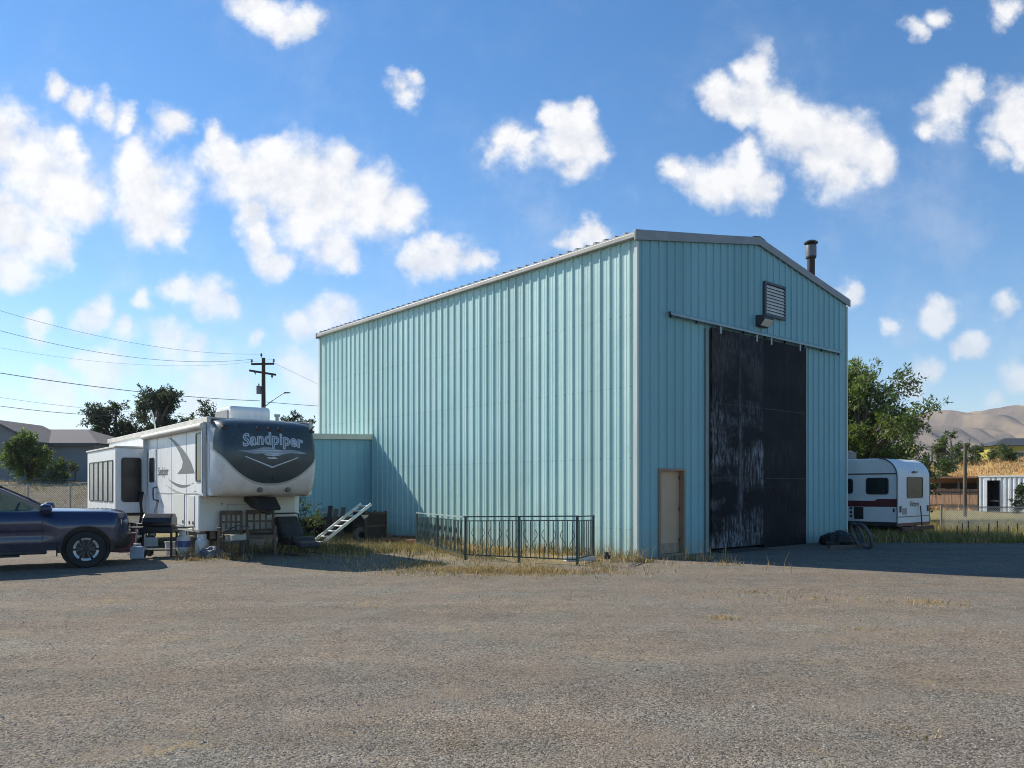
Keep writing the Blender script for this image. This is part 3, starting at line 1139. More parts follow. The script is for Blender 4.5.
def cap_pt(u, v, offs=0.0):
    """u -1..1 across, v 0..1 from the roof down"""
    y, z = cap_profile(v)
    w = RW / 2 + 0.012
    au = abs(u)
    # plan: gently bowed, corners rolled back to the side
    cr_ = 0.06 * au ** 2 + 0.42 * max(0, (au - 0.78) / 0.22) ** 2.2
    zz = z - 0.07 * au ** 3 * (1 - v)
    yy = y + cr_ * (1 - 0.55 * sstep(0.12, 0.0, v))
    return (RW / 2 + u * w, min(yy, 0.60) - offs, zz)


mb = MB()
NU, NV = 96, 72
rows = []
for j in range(NV + 1):
    rows.append([cap_pt(-1 + 2 * i / NU, j / NV) for i in range(NU + 1)])
mb.grid(rows)
# close bottom back to the box
mb.add([(0 - 0.012, 0.46, 1.41), (RW + 0.012, 0.46, 1.41), (RW, OV + 0.01, 1.425), (0, OV + 0.01, 1.425)], [(0, 1, 2, 3)])
m, nt, b, out = base_mat('front cap gelcoat')
k = NB(nt)
X, Y, Z = k.sep()
uu = k.math('ABSOLUTE', k.math('DIVIDE', k.math('SUBTRACT', X, RW / 2), RW / 2))
lim = k.math('MULTIPLY_ADD', k.math('POWER', uu, 2.3), 0.76, 1.70)
dark = k.rng(k.math('SUBTRACT', Z, lim), -0.004, 0.004)
sidecut = k.rng(k.math('SUBTRACT', Y, k.math('MULTIPLY', k.rng(Z, 2.9, 3.1), 0.4)), 0.205, 0.215, 1, 0)
rimb = k.rng(k.math('SUBTRACT', Z, k.math('SUBTRACT', lim, 0.05)), -0.004, 0.004)
dark = k.math('MULTIPLY', dark, sidecut)
dk = k.mix(k.rng(k.noise(2.0, 5, 0.6), 0.35, 0.65), (0.034, 0.050, 0.056), (0.054, 0.072, 0.076))
dk = k.mix(k.rng(k.noise(5, 8, 0.72), 0.55, 0.75, 0, 0.25), dk, (0.12, 0.13, 0.12))
wh = k.mix(k.rng(k.noise(2.2, 6, 0.65), 0.42, 0.7), (0.74, 0.72, 0.68), (0.60, 0.56, 0.50))
wh = k.mix(rimb, wh, (0.46, 0.45, 0.42))
c = k.mix(dark, wh, dk)
nt.links.new(c, b.inputs['Base Color'])
nt.links.new(k.rng(k.noise(3, 5), 0.3, 0.7, 0.22, 0.42), b.inputs['Roughness'])
cap = mb.build('front_cap', m, rv, smooth=60)
cap['label'] = 'dark slate front cap with white lower rim'

VTAB = [i / 200 for i in range(201)]
ZTAB = [cap_profile(v)[1] for v in VTAB]


def on_cap(x, z, offs):
    u = (x - RW / 2) / (RW / 2 + 0.012)
    # find v with matching height
    best = min(range(201), key=lambda i: abs(cap_pt(u, VTAB[i])[2] - z))
    v = VTAB[best]
    zt = cap_pt(u, v)[2]
    dv = 0.003
    za, zb_ = cap_pt(u, max(v - dv, 0))[2], cap_pt(u, min(v + dv, 1))[2]
    if abs(zb_ - za) > 1e-6:
        v = min(max(v + (z - zt) * (2 * dv) / (zb_ - za), 0), 1)
    p = cap_pt(u, v, offs)
    return (p[0], p[1], z)


def subdiv_tris(v, f, maxlen):
    bm = bmesh.new()
    vs = [bm.verts.new(p) for p in v]
    for q in f:
        try:
            bm.faces.new([vs[i] for i in q])
        except ValueError:
            pass
    bmesh.ops.remove_doubles(bm, verts=bm.verts, dist=1e-6)
    for _ in range(4):
        e = [x for x in bm.edges if x.calc_length() > maxlen]
        if not e:
            break
        bmesh.ops.subdivide_edges(bm, edges=e, cuts=1)
        bmesh.ops.triangulate(bm, faces=[q for q in bm.faces if len(q.verts) > 3])
    vv = [tuple(p.co) for p in bm.verts]
    bm.verts.index_update()
    ff = [tuple(p.index for p in q.verts) for q in bm.faces]
    bm.free()
    return vv, ff


def cap_decal(name, v, f, material, cx, cz, offs, warp=None):
    v, f = subdiv_tris(v, f, 0.12)
    mb = MB()
    vv = []
    for (x, y, _) in v:
        if warp:
            x, y = warp(x, y)
        vv.append(on_cap(cx + x, cz + y, offs))
    mb.add(vv, f)
    return mb.build(name, material, cap, fix=False)


LETTER = mat('silver lettering', (0.50, 0.55, 0.60), 0.4, var=0.12, scale=6)
LETTERD = mat('dark lettering', (0.055, 0.075, 0.095), 0.4, var=0.2, scale=6)
v, f = text_mesh('Sandpiper', 0.40, shear=0.10, offset=0.018, spacing=1.06)
arch = lambda x, y: (x * 0.80, y * 0.92 - 0.09 * x * x + 0.02 + (0.03 if False else 0))
cap_decal('lettering', v, f, LETTER, RW / 2 + 0.03, 2.66, 0.006, arch)
v, f = text_mesh('Sandpiper', 0.40, shear=0.10, offset=-0.010, spacing=1.06)
cap_decal('lettering', v, f, LETTERD, RW / 2 + 0.03, 2.66, 0.010, arch)
# emblem: a wave crest above a shallow chevron
EMB = mat('silver emblem', (0.26, 0.31, 0.35), 0.4, var=0.2, scale=6)


def strip(top, bot):
    n = len(top)
    return [(x, y, 0) for x, y in top] + [(x, y, 0) for x, y in bot], [(i, i + 1, n + i + 1, n + i) for i in range(n - 1)]


xsn = [i / 20 for i in range(-20, 21)]
v, f = strip([(x * 0.80, 0.10 * (1 - abs(x)) ** 0.7 * (1 - 0.3 * sin(7 * x)) + 0.0) for x in xsn], [(x * 0.80, -0.05 * (1 - abs(x)) - 0.015 * sin(9 * x)) for x in xsn])
cap_decal('emblem', v, f, EMB, RW / 2, 2.385, 0.006)
v, f = strip([(x * 0.60, -0.30 + 0.22 * abs(x)) for x in xsn], [(x * 0.60, -0.335 + 0.235 * abs(x)) for x in xsn])
cap_decal('emblem', v, f, LETTER, RW / 2, 2.375, 0.006)
for (cy_, hw, hh) in ((-0.06, 0.20, 0.018), (-0.125, 0.13, 0.022), (-0.02, 0.34, 0.012), (0.035, 0.40, 0.012)):
    v, f = strip([(x * hw, cy_ + hh * (1 - x * x) * (1 + 0.5 * sin(6 * x))) for x in xsn], [(x * hw, cy_ - hh * (1 - x * x)) for x in xsn])
    cap_decal('emblem', v, f, LETTER, RW / 2, 2.385, 0.010)
# marker lights
LAMP = mat('amber marker lens', (0.05, 0.02, 0.02), 0.3, var=0.2)
for x in (0.20, 0.92, 1.17, 1.40, 2.16):
    p = on_cap(x, 2.90, 0)
    mb = MB()
    mb.lathe([(0.055, 0.03), (0.055, -0.02), (0.035, -0.035), (0.0, -0.04)], (p[0], p[1], p[2]), 'y', 12)
    mb.build('marker_light', LAMP, cap, smooth=50)
for x in (0.98, 1.62):
    p = on_cap(x, 1.56, 0)
    mb = MB()
    mb.lathe([(0.05, 0.06), (0.06, -0.02), (0.05, -0.06), (0.0, -0.062)], (p[0], p[1] - 0.02, p[2]), 'y', 12)
    mb.build('docking_light', mat('dark lamp bowl', (0.08, 0.075, 0.07), 0.3), cap, smooth=50)
# lower front wall seams
mb = MB()
mb.box(0.02, OV - 0.02, 0.63, RW - 0.12, OV - 0.001, 1.405)
lf = mb.build('front_bulkhead', mat('ivory bulkhead panel', (0.66, 0.64, 0.58), 0.5, var=0.08, scale=2, dirt=0.25, dirtcol=(0.32, 0.28, 0.22)), rv, bevel=0.008)
mb = MB()
for x0 in (0.62, 1.75):
    mb.box(x0, OV - 0.024, 0.68, x0 + 0.008, OV - 0.0215, 1.22)
mb.box(0.62, OV - 0.0245, 1.22, 1.758, OV - 0.022, 1.228)
mb.lathe([(0.022, 0.0), (0.022, -0.015)], (0.5, OV - 0.02, 1.24), 'y', 8)
mb.build('access_panel_seam', mat('dark seam line', (0.2, 0.19, 0.17), 0.6), lf)  # thin dark lines along the panel joints
# king pin box
mb = MB()
mb.prism([(0.30, 1.40), (1.05, 1.40), (1.05, 1.30), (0.55, 1.14), (0.0, 1.10), (-0.02, 1.16)], 0.98, 1.44, 'yz')
mb.lathe([(0.05, 1.0), (0.05, 1.12)], (1.21, 0.12, 0), 'z', 10)
mb.build('pin_box', mat('black hitch steel', (0.022, 0.022, 0.023), 0.6, 0.3, var=0.4, scale=8, dirt=0.3), rv, bevel=0.01)
mb = MB()
mb.tube([(1.0, 0.55, 1.38), (0.98, 0.4, 1.2), (1.08, 0.25, 1.06), (1.25, 0.3, 1.05), (1.32, 0.4, 1.14)], 0.014, 6)
mb.build('breakaway_cable', BLACKRUB, rv, smooth=60)
# landing legs
for x in (0.30, RW - 0.30):
    mb = MB()
    mb.box(x - 0.05, 1.5, 0.12, x + 0.05, 1.6, 0.62)
    mb.box(x - 0.12, 1.43, 0.0, x + 0.12, 1.67, 0.12)
    mb.build('landing_leg', DARKM, rv)
# chassis and wheels
mb = MB()
for x in (0.5, RW - 0.5):
    mb.box(x - 0.05, 1.4, 0.42, x + 0.05, RL - 0.2, 0.615)
mb.build('chassis', DARKM, rv)
for x in (0.14, RW - 0.14):
    for y in (7.2, 8.1):
        mb = MB()
        mb.lathe([(0.20, -0.10), (0.34, -0.11), (0.37, -0.06), (0.37, 0.06), (0.34, 0.11), (0.20, 0.10)], (x, y, 0.37), 'x', 28, caps=False)
        w = mb.build('wheel', BLACKRUB, rv, smooth=40)
        mb = MB()
        mb.lathe([(0.0, -0.09), (0.10, -0.09), (0.13, -0.04), (0.20, -0.06), (0.20, 0.06), (0.13, 0.04), (0.10, 0.09), (0.0, 0.09)], (x, y, 0.37), 'x', 20)
        mb.build('rim', WHITE, w, smooth=40)
# roof air conditioner and vents
mb = MB()
mb.prism([(1.3, RT + 0.03), (1.28, RT + 0.30), (1.36, RT + 0.40), (2.3, RT + 0.40), (2.42, RT + 0.32), (2.44, RT + 0.03)], 0.75, 1.70, 'yz')
ac = mb.build('air_conditioner', WHITE, rv, bevel=0.04)
mb = MB()
mb.box(0.72, 1.42, RT + 0.10, 0.749, 2.3, RT + 0.30)
mb.build('grille', mat('grey grille', (0.25, 0.25, 0.25), 0.6), ac)
mb = MB()
mb.lathe([(0.04, RT + 0.02), (0.04, RT + 0.16), (0.07, RT + 0.17), (0.07, RT + 0.22)], (1.75, 1.0, 0), 'z', 12)
mb.build('roof_vent', mat('grey vent', (0.3, 0.32, 0.33), 0.6), rv)
mb = MB()
mb.box(0.8, 6.0, RT + 0.03, 1.3, 6.5, RT + 0.16)
mb.build('roof_hatch', WHITE, rv, bevel=0.03)
mb = MB()
mb.tube([(0.5, 7.0, RT), (0.5, 7.0, RT + 0.25), (0.42, 6.9, RT + 0.55), (0.36, 6.88, RT + 0.70)], 0.018, 6)
mb.build('antenna', WHITE, rv, smooth=50)
# slide-out
S0, S1, SD, SZ0, SZ1 = 5.98, 9.9, 0.74, 0.93, 2.68
mb = MB()
mb.box(-SD, S0, SZ0, 0.0, S1, SZ1)
slide = mb.build('slide_out', WHITE, rv, bevel=0.02)
mb = MB()
mb.box(-SD - 0.03, S0 - 0.04, SZ1, 0.0, S1 + 0.04, SZ1 + 0.05)
mb.build('roof_flange', RVTRIM, slide, bevel=0.01)
mb = MB()
mb.box(-SD + 0.06, S0 + 0.06, SZ0 - 0.08, 0.0, S1 - 0.06, SZ0)
mb.build('underside_frame', DARKM, slide)


def window(parent, plane, a0, z0, a1, z1, at, thick=0.02, sign=-1, r=0.07, frame=0.03, glass=None, name='window'):
    """rounded RV window: frame ring mesh with a pane as its child; plane 'x' lies on x = at, 'y' on y = at"""
    outer = rounded_rect(a0, z0, a1, z1, r)
    inner = rounded_rect(a0 + frame, z0 + frame, a1 - frame, z1 - frame, max(r - frame, 0.01))
    n = len(outer)
    def P(p, d):
        return (at + sign * d, p[0], p[1]) if plane == 'x' else (p[0], at + sign * d, p[1])
    mb = MB()
    vs = [P(p, 0.001) for p in outer] + [P(p, thick) for p in outer] + [P(p, thick) for p in inner] + [P(p, 0.006) for p in inner]
    fs = []
    for ring in range(3):
        for i in range(n):
            j = (i + 1) % n
            fs.append((ring * n + i, ring * n + j, (ring + 1) * n + j, (ring + 1) * n + i))
    mb.add(vs, fs)
    w = mb.build(name, mat('black window frame', (0.02, 0.02, 0.021), 0.4, var=0.2), parent)
    mb = MB()
    mb.add([P(p, 0.008) for p in inner], [tuple(range(n))])
    mb.build('pane', glass or GLASSM, w)
    return w


window(slide, 'y', -SD + 0.14, 1.22, -0.10, 2.42, S0, r=0.08)
BLIND = mat('pale vertical blinds behind glass', (0.33, 0.34, 0.34), 0.25, var=0.12, scale=3)
for i in range(5):
    a0 = S0 + 0.28 + i * 0.66
    window(slide, 'x', a0, 1.22, a0 + 0.61, 2.36, -SD, r=0.03, glass=BLIND)
# bedroom window, door, baggage doors
window(rv, 'x', 0.90, 1.74, 1.34, 2.84, 0.0, r=0.05)
mb = MB()
mb.box(-0.022, 4.80, 0.72, -0.001, 5.5, 2.62)
dr = mb.build('door', mat('cool white door', (0.62, 0.66, 0.70), 0.4, var=0.06, dirt=0.1), rv, bevel=0.02)
window(dr, 'x', 4.92, 1.75, 5.38, 2.40, -0.022, r=0.05)
mb = MB()
mb.tube([(-0.03, 4.65, 1.62), (-0.12, 4.64, 1.6), (-0.13, 4.62, 1.45), (-0.12, 4.6, 1.3), (-0.03, 4.6, 1.28)], 0.018, 6)
mb.build('grab_handle', DARKM, dr, smooth=60)
mb = MB()
mb.beam((-0.05, 4.45, 1.28), (-0.35, 3.75, 0.80), 0.045, 0.045)
mb.build('entry_rail', DARKM, rv)
for (a0, a1, z0, z1) in ((2.25, 3.2, 0.72, 1.45), (1.45, 1.90, 0.72, 1.42)):
    mb = MB()
    mb.box(-0.014, a0, z0, -0.001, a1, z1)
    bd = mb.build('baggage_door', mat('cream baggage door', (0.70, 0.69, 0.62), 0.4, var=0.05, dirt=0.1), rv, bevel=0.008)
    for a in (a0 + 0.08, a1 - 0.08):
        mb = MB()
        mb.box(-0.026, a - 0.03, z0 + 0.05, -0.0145, a + 0.03, z0 + 0.12)
        mb.build('latch', DARKM, bd)
# side graphics
def side_decal(name, pts_top, pts_bot, material, off=0.006):
    mb = MB()
    n = len(pts_top)
    mb.add([(-off, a, z) for a, z in pts_top] + [(-off, a, z) for a, z in pts_bot], [(i, i + 1, n + i + 1, n + i) for i in range(n - 1)])
    return mb.build(name, material, body, fix=False)


T = [i / 16 for i in range(17)]
# sail-shaped swoosh: thin at the roof, sweeping forward and down into a flared foot
side_decal('swoosh_graphic', [(3.62, 2.86), (3.25, 2.80), (2.80, 2.66), (2.40, 2.52), (2.03, 2.36), (1.75, 2.20), (1.46, 1.94)],
           [(3.62, 2.84), (3.30, 2.75), (2.95, 2.60), (2.62, 2.42), (2.38, 2.22), (2.46, 2.08), (2.84, 1.94)], GREYG)
side_decal('swoosh_graphic', [(3.70 - 2.15 * t, 1.83 - 0.16 * sin(t * pi * 0.72)) for t in T],
           [(3.70 - 2.15 * t, 1.83 - 0.21 * sin(t * pi * 0.84) - 0.01 * sin(t * pi)) for t in T], GREYG)
side_decal('swoosh_graphic', [(3.95 - 2.6 * t, 1.70 - 0.22 * sin(t * pi * 0.7)) for t in T],
           [(3.95 - 2.6 * t, 1.70 - 0.26 * sin(t * pi * 0.8)) for t in T], WARMG)
v, f = text_mesh('Sandpiper', 0.30, shear=0.2, offset=0.004)
mb = MB()
mb.add([(-0.006, 4.15 - x * 0.80, 2.02 + y) for x, y, _ in v], f)
mb.build('lettering', mat('charcoal lettering', (0.10, 0.10, 0.105), 0.5), body, fix=False)
# patio awning: roll along the roof edge, two arms down the wall
mb = MB()
mb.tube([(-0.10, 0.55, 2.96), (-0.10, 5.8, 2.96)], 0.062, 14)
aw = mb.build('awning', RVTRIM, rv, smooth=50)
mb = MB()
mb.box(-0.09, 0.55, 3.0, -0.012, 5.8, 3.05)
mb.build('awning_rail', RVTRIM, aw)
for y in (0.60, 5.76):
    mb = MB()
    mb.box(-0.085, y - 0.05, 1.42, -0.013, y + 0.05, 3.02)
    mb.box(-0.105, y - 0.03, 1.50, -0.0855, y + 0.03, 2.95)
    mb.build('awning_arm', mat('pale grey arm', (0.50, 0.52, 0.54), 0.4, 0.2, var=0.1), aw, bevel=0.008)
mb = MB()
mb.tube([(-0.11, 5.8, 1.5), (-0.16, 5.78, 1.2), (-0.13, 5.8, 0.9), (-0.18, 5.8, 0.6), (-0.16, 5.82, 0.25)], 0.035, 8)
mb.build('drain_hose', BLACKRUB, rv, smooth=60)
mb = MB()
mb.box(-0.40, 4.85, 0.30, -0.02, 5.45, 0.34)
mb.box(-0.02, 4.85, 0.34, 0.0, 5.45, 0.62)
mb.build('entry_step', DARKM, rv)

# ------------------------------------------------------------------ small travel trailer right of the building
tt = thing('travel_trailer', 'small white travel trailer with a dark red side stripe parked right of the building', 'trailer', (11.77, 24.0, 0), B_ANG)
TW, TL, TB, TT = 2.36, 5.6, 0.42, 2.52
COOLW = mat('aged white trailer skin', (0.70, 0.71, 0.72), 0.4, var=0.05, scale=1.5, dirt=0.15, dirtcol=(0.4, 0.37, 0.32))
prof = [(0.0, TB), (0.0, 1.95)]
for i in range(1, 9):
    a = radians(180 - 90 * i / 8)
    prof.append((0.55 + 0.55 * cos(a), 1.95 + 0.57 * sin(a)))
prof += [(TL - 0.6, TT)]
for i in range(1, 9):
    a = radians(90 - 90 * i / 8)
    prof.append((TL - 0.6 + 0.6 * cos(a), 1.9 + 0.62 * sin(a)))
prof += [(TL, TB)]
mb = MB()
mb.prism(prof, 0.0, TW, 'yz')
tb = mb.build('body', COOLW, tt, bevel=0.05)
REDS = mat('maroon stripe vinyl', (0.115, 0.018, 0.020), 0.4, var=0.15, scale=4)
TRIMD = mat('dark edge moulding', (0.07, 0.08, 0.085), 0.4, 0.3)


def ttrip(x0, pts, z, thick, mname):
    pass


mb = MB()   # stripe with a step up near the rear corner
mb.add([(-0.004, 0.03, 1.02), (-0.004, TL - 0.1, 0.98), (-0.004, TL - 0.1, 1.2), (-0.004, 0.72, 1.2), (-0.004, 0.62, 1.26), (-0.004, 0.03, 1.26)], [(0, 1, 2, 3, 4, 5)])
mb.build('stripe', REDS, tb)
mb = MB()
mb.box(-0.012, 0.02, 2.02, -0.001, TL - 0.3, 2.06)
mb.build('belt_moulding', TRIMD, tb)
mb = MB()
mb.box(-0.010, 0.015, TB, -0.001, TL, TB + 0.13)
mb.build('skirt', mat('black skirt', (0.02, 0.02, 0.022), 0.6), tb)
mb = MB()   # rear corner moulding follows the round profile
path = [(-0.012, y + 0.02, z) for y, z in prof[:10]]
mb.tube(path, 0.018, 6)
mb.build('corner_moulding', TRIMD, tb, smooth=60)
mb = MB()
path = [(TW + 0.012, y + 0.02, z) for y, z in prof[:10]]
mb.tube(path, 0.018, 6)
mb.build('corner_moulding', TRIMD, tb, smooth=60)
mb = MB()
mb.box(0.02, -0.012, TB, TW - 0.02, -0.001, TB + 0.10)
mb.build('rear_stripe', REDS, tb)
mb = MB()
mb.box(0.02, -0.010, 0.70, TW - 0.02, -0.001, 0.725)
mb.build('rear_moulding', TRIMD, tb)
mb = MB()
mb.box(0.0, -0.14, TB - 0.14, TW, -0.03, TB - 0.02)
mb.build('bumper', mat('rusty bumper', (0.09, 0.035, 0.03), 0.6, 0.2, var=0.3), tt, bevel=0.01)
window(tt, 'x', 0.28, 1.40, 0.98, 1.98 - 0.06, 0.0, r=0.09)
window(tt, 'x', 1.40, 1.42, 2.1, 1.90, 0.0, r=0.09)
window(tt, 'x', 3.0, 1.42, 3.9, 1.90, 0.0, r=0.09)
window(tt, 'y', 0.62, 1.28, 1.78, 1.95, 0.0, r=0.09, glass=mat('greenish trailer glass', (0.045, 0.055, 0.042), 0.25, var=0.3, scale=3, spec=0.2))
mb = MB()
mb.box(1.05, -0.05, 2.07, 1.30, -0.001, 2.13)
mb.build('marker_light', LAMP, tt)
for x in (0.10, TW - 0.22):
    mb = MB()
    mb.box(x, -0.03, 0.85, x + 0.1, -0.001, 1.05)
    mb.build('tail_light', LAMP, tt, bevel=0.01)
mb = MB()
mb.box(0.30, -0.008, 0.78, 0.62, -0.001, 0.98)
mb.build('sticker', mat('faded sticker', (0.3, 0.27, 0.28), 0.5, var=0.4, scale=14), tb)
v, f = text_mesh('Vintage', 0.24, shear=0.3, offset=0.004)
mb = MB()
mb.add([(1.15 + x, -0.006, 1.10 + y) for x, y, _ in v], f)
mb.build('lettering', mat('charcoal lettering', (0.1, 0.1, 0.105), 0.5), tb, fix=False)
mb = MB()
mb.tube([(1.5, -0.05, 1.04), (1.5, -0.09, 0.6), (1.5, -0.1, 0.0)], 0.02, 6)
mb.build('stabiliser_pole', DARKM, tt)
mb = MB()   # refrigerator vent with outlets beside it
mb.box(-0.02, 1.06, 0.62, -0.001, 1.36, 1.0)
mb.build('appliance_vent', mat('dark vent grille', (0.02, 0.02, 0.022), 0.5), tt, bevel=0.01)
for z in (0.68, 0.80, 0.93):
    mb = MB()
    mb.box(-0.016, 1.43, z, -0.001, 1.50, z + 0.06)
    mb.build('socket', mat('dark vent grille', (0.02, 0.02, 0.022), 0.5), tt)
mb = MB()
mb.box(-0.014, 0.10, 0.86, -0.001, 0.15, 0.97)
mb.build('side_marker', LAMP, tt)
for y in (2.5, 3.3):
    for x in (0.13, TW - 0.13):
        mb = MB()
        mb.lathe([(0.18, -0.09), (0.30, -0.10), (0.33, -0.05), (0.33, 0.05), (0.30, 0.10), (0.18, 0.09)], (x, y, 0.33), 'x', 24, caps=False)
        w = mb.build('wheel', BLACKRUB, tt, smooth=40)
        mb = MB()
        mb.lathe([(0.0, -0.08), (0.10, -0.08), (0.18, -0.05), (0.18, 0.05), (0.10, 0.08), (0.0, 0.08)], (x, y, 0.33), 'x', 16)
        mb.build('rim', WHITE, w, smooth=40)
mb = MB()
mb.box(0.5, 0.2, 0.28, 0.6, TL + 1.0, TB - 0.005)
mb.box(TW - 0.6, 0.2, 0.28, TW - 0.5, TL + 1.0, TB - 0.005)
mb.build('chassis', DARKM, tt)
mb = MB()
mb.prism([(2.0, TT + 0.002), (2.0, TT + 0.26), (2.15, TT + 0.33), (2.8, TT + 0.33), (2.95, TT + 0.24), (2.95, TT + 0.002)], 0.8, 1.5, 'yz')
mb.build('air_conditioner', mat('dark roof unit', (0.09, 0.10, 0.11), 0.5), tt, bevel=0.03)

# ------------------------------------------------------------------ pickup truck
BLUE = None
m, nt, b, out = base_mat('deep blue metallic paint')
k = NB(nt)
X, Y, Z = k.sep()
c = k.mix(k.rng(k.noise(400, 2), 0.3, 0.7), (0.013, 0.019, 0.062), (0.018, 0.026, 0.080))
dust = k.math('MULTIPLY', k.rng(k.math('ADD', Z, k.rng(k.noise(4, 6, 0.7), 0.2, 0.8, -0.25, 0.25)), 0.85, 0.35), 0.35)
c = k.mix(dust, c, (0.20, 0.17, 0.14))
nt.links.new(c, b.inputs['Base Color'])
b.inputs['Metallic'].default_value = 0.25
b.inputs['Roughness'].default_value = 0.32
b.inputs['Coat Weight'].default_value = 0.8
b.inputs['Coat Roughness'].default_value = 0.05
BLUE = m
PLAST = mat('black plastic', (0.022, 0.022, 0.024), 0.55, var=0.2, scale=9, dirt=0.3, dirtcol=(0.14, 0.12, 0.1))
CHROME = mat('machined alloy', (0.50, 0.50, 0.51), 0.35, 0.35, var=0.1)
TRK_ANG = radians(29.0)
FAX, RAX, WR = 1.68, -1.68, 0.375     # axles, tyre radius
HWID = 0.93
# wheel seen at the photograph's spot: place the truck so that the near front wheel stands there
wx, wy = gp(86, 567.5)
cth, sth = cos(TRK_ANG), sin(TRK_ANG)
# local (FAX, -0.86) must land at (wx, wy)
tx0 = wx - (cth * FAX + sth * 0.86)
ty0 = wy - (sth * FAX - cth * 0.86)
truck = thing('pickup_truck', 'dark blue crew cab pickup truck parked at the left edge, nose pointing right', 'pickup', (tx0, ty0, 0), TRK_ANG)


def arch(x):
    z = 0.37
    for ax in (FAX, RAX):
        d = abs(x - ax)
        if d < 0.45:
            z = max(z, 0.385 + sqrt(max(0.45 ** 2 - d * d, 0)) * 0.99)
    if x > FAX + 0.45:
        z = 0.42 + 0.10 * sstep(FAX + 0.45, 2.42, x)
    return z


def shoulder(x):
    if x > 0.75:
        return 1.13 - 0.02 * sstep(0.75, 2.1, x) - 0.03 * sstep(2.0, 2.38, x) - 0.05 * sstep(2.36, 2.44, x)
    return 1.13 + 0.02 * sstep(0.7, -1.2, x)


def half_w(x):
    w = HWID
    w -= 0.22 * sstep(2.05, 2.46, x) ** 1.8
    w -= 0.03 * sstep(-2.3, -2.7, x)
    return w


def flare(x):
    f = 0
    for ax in (FAX, RAX):
        d = abs(x - ax)
        f = max(f, 0.055 * sstep(0.78, 0.50, d))
    return f


def body_section(x):
    zb_, zs, w = arch(x), shoulder(x), half_w(x)
    row = []
    for i in range(13):
        t = i / 12
        z = zb_ + (zs - zb_) * t
        q = (z - 0.37) / 0.77
        y = w - 0.05 * (1 - sstep(0.0, 0.25, q)) + 0.012 * sin(q * pi) - 0.07 * sstep(0.78, 1.05, q)
        # door crease: a hollow that lights differently
        y -= 0.035 * math.exp(-((q - 0.40) / 0.14) ** 2) * sstep(1.25, 0.9, x) * sstep(-1.25, -0.85, x)
        y += flare(x) * sstep(1.0, 0.60, q)
        row.append((x, y, z))
    # hood or bed rail crown
    crown = 0.05 if x > 0.7 else 0.0
    if x > 0.7:
        for i, t in enumerate((0.94, 0.86, 0.72, 0.5, 0.25, 0.0)):
            z = zs + (0.02 + (crown - 0.02) * (1 - t ** 2.2)) * (1 - 0.6 * sstep(2.2, 2.44, x)) + (0.014 if t < 0.6 else 0)
            row.append((x, (w - 0.06) * t, z))
    else:
        for i, t in enumerate((0.965, 0.945, 0.93, 0.6, 0.3, 0.0)):
            z = zs + 0.012
            row.append((x, (w - 0.06) * t, z))
    return row


stations = []
x = -2.70
while x < 2.4401:
    stations.append(x)
    x = round(x + (0.02 if (abs(x - FAX) < 0.6 or abs(x - RAX) < 0.6 or x > 2.1) else 0.05), 4)
mb = MB()
rows = []
for x in stations:
    half = body_section(x)
    full = [(p[0], -p[1], p[2]) for p in half] + [p for p in reversed(half[:-1])]
    rows.append(full)
mb.grid(rows)
n = len(rows[0])
mb.add(rows[0], [tuple(range(n - 1, -1, -1))])
mb.add(rows[-1], [tuple(range(n))])
mb.build('body', BLUE, truck, smooth=32)
# floor pan so that nothing is open from below
mb = MB()
mb.box(-2.6, -0.80, 0.46, 1.12, 0.80, 0.56)
mb.box(1.15, -0.52, 0.44, 2.35, 0.52, 0.62)
mb.build('chassis', PLAST, truck)
for ax in (FAX, RAX):
    for s in (-1, 1):
        mb = MB()
        mb.lathe([(0.46, 0.0), (0.47, 0.30), (0.3, 0.32)], (ax, s * 0.55 - (0.0 if s > 0 else 0.30), 0.42), 'y', 24)
        mb.build('wheel_well', PLAST, truck)
# arch flare trim
for ax in (FAX, RAX):
    for s in (-1, 1):
        mb = MB()
        A = [radians(-8 + 196 * i / 28) for i in range(29)]
        rows = []
        for a in A:
            yb = (half_w(ax + 0.5 * cos(a)) + 0.03) * s
            rows.append([(ax + cos(a) * r_, yb + s * o_, 0.385 + sin(a) * r_) for (r_, o_) in ((0.43, -0.10), (0.435, 0.030), (0.46, 0.040), (0.505, 0.004), (0.515, -0.03))])
        mb.grid(rows)
        mb.build('wheel_flare', PLAST, truck, smooth=40)


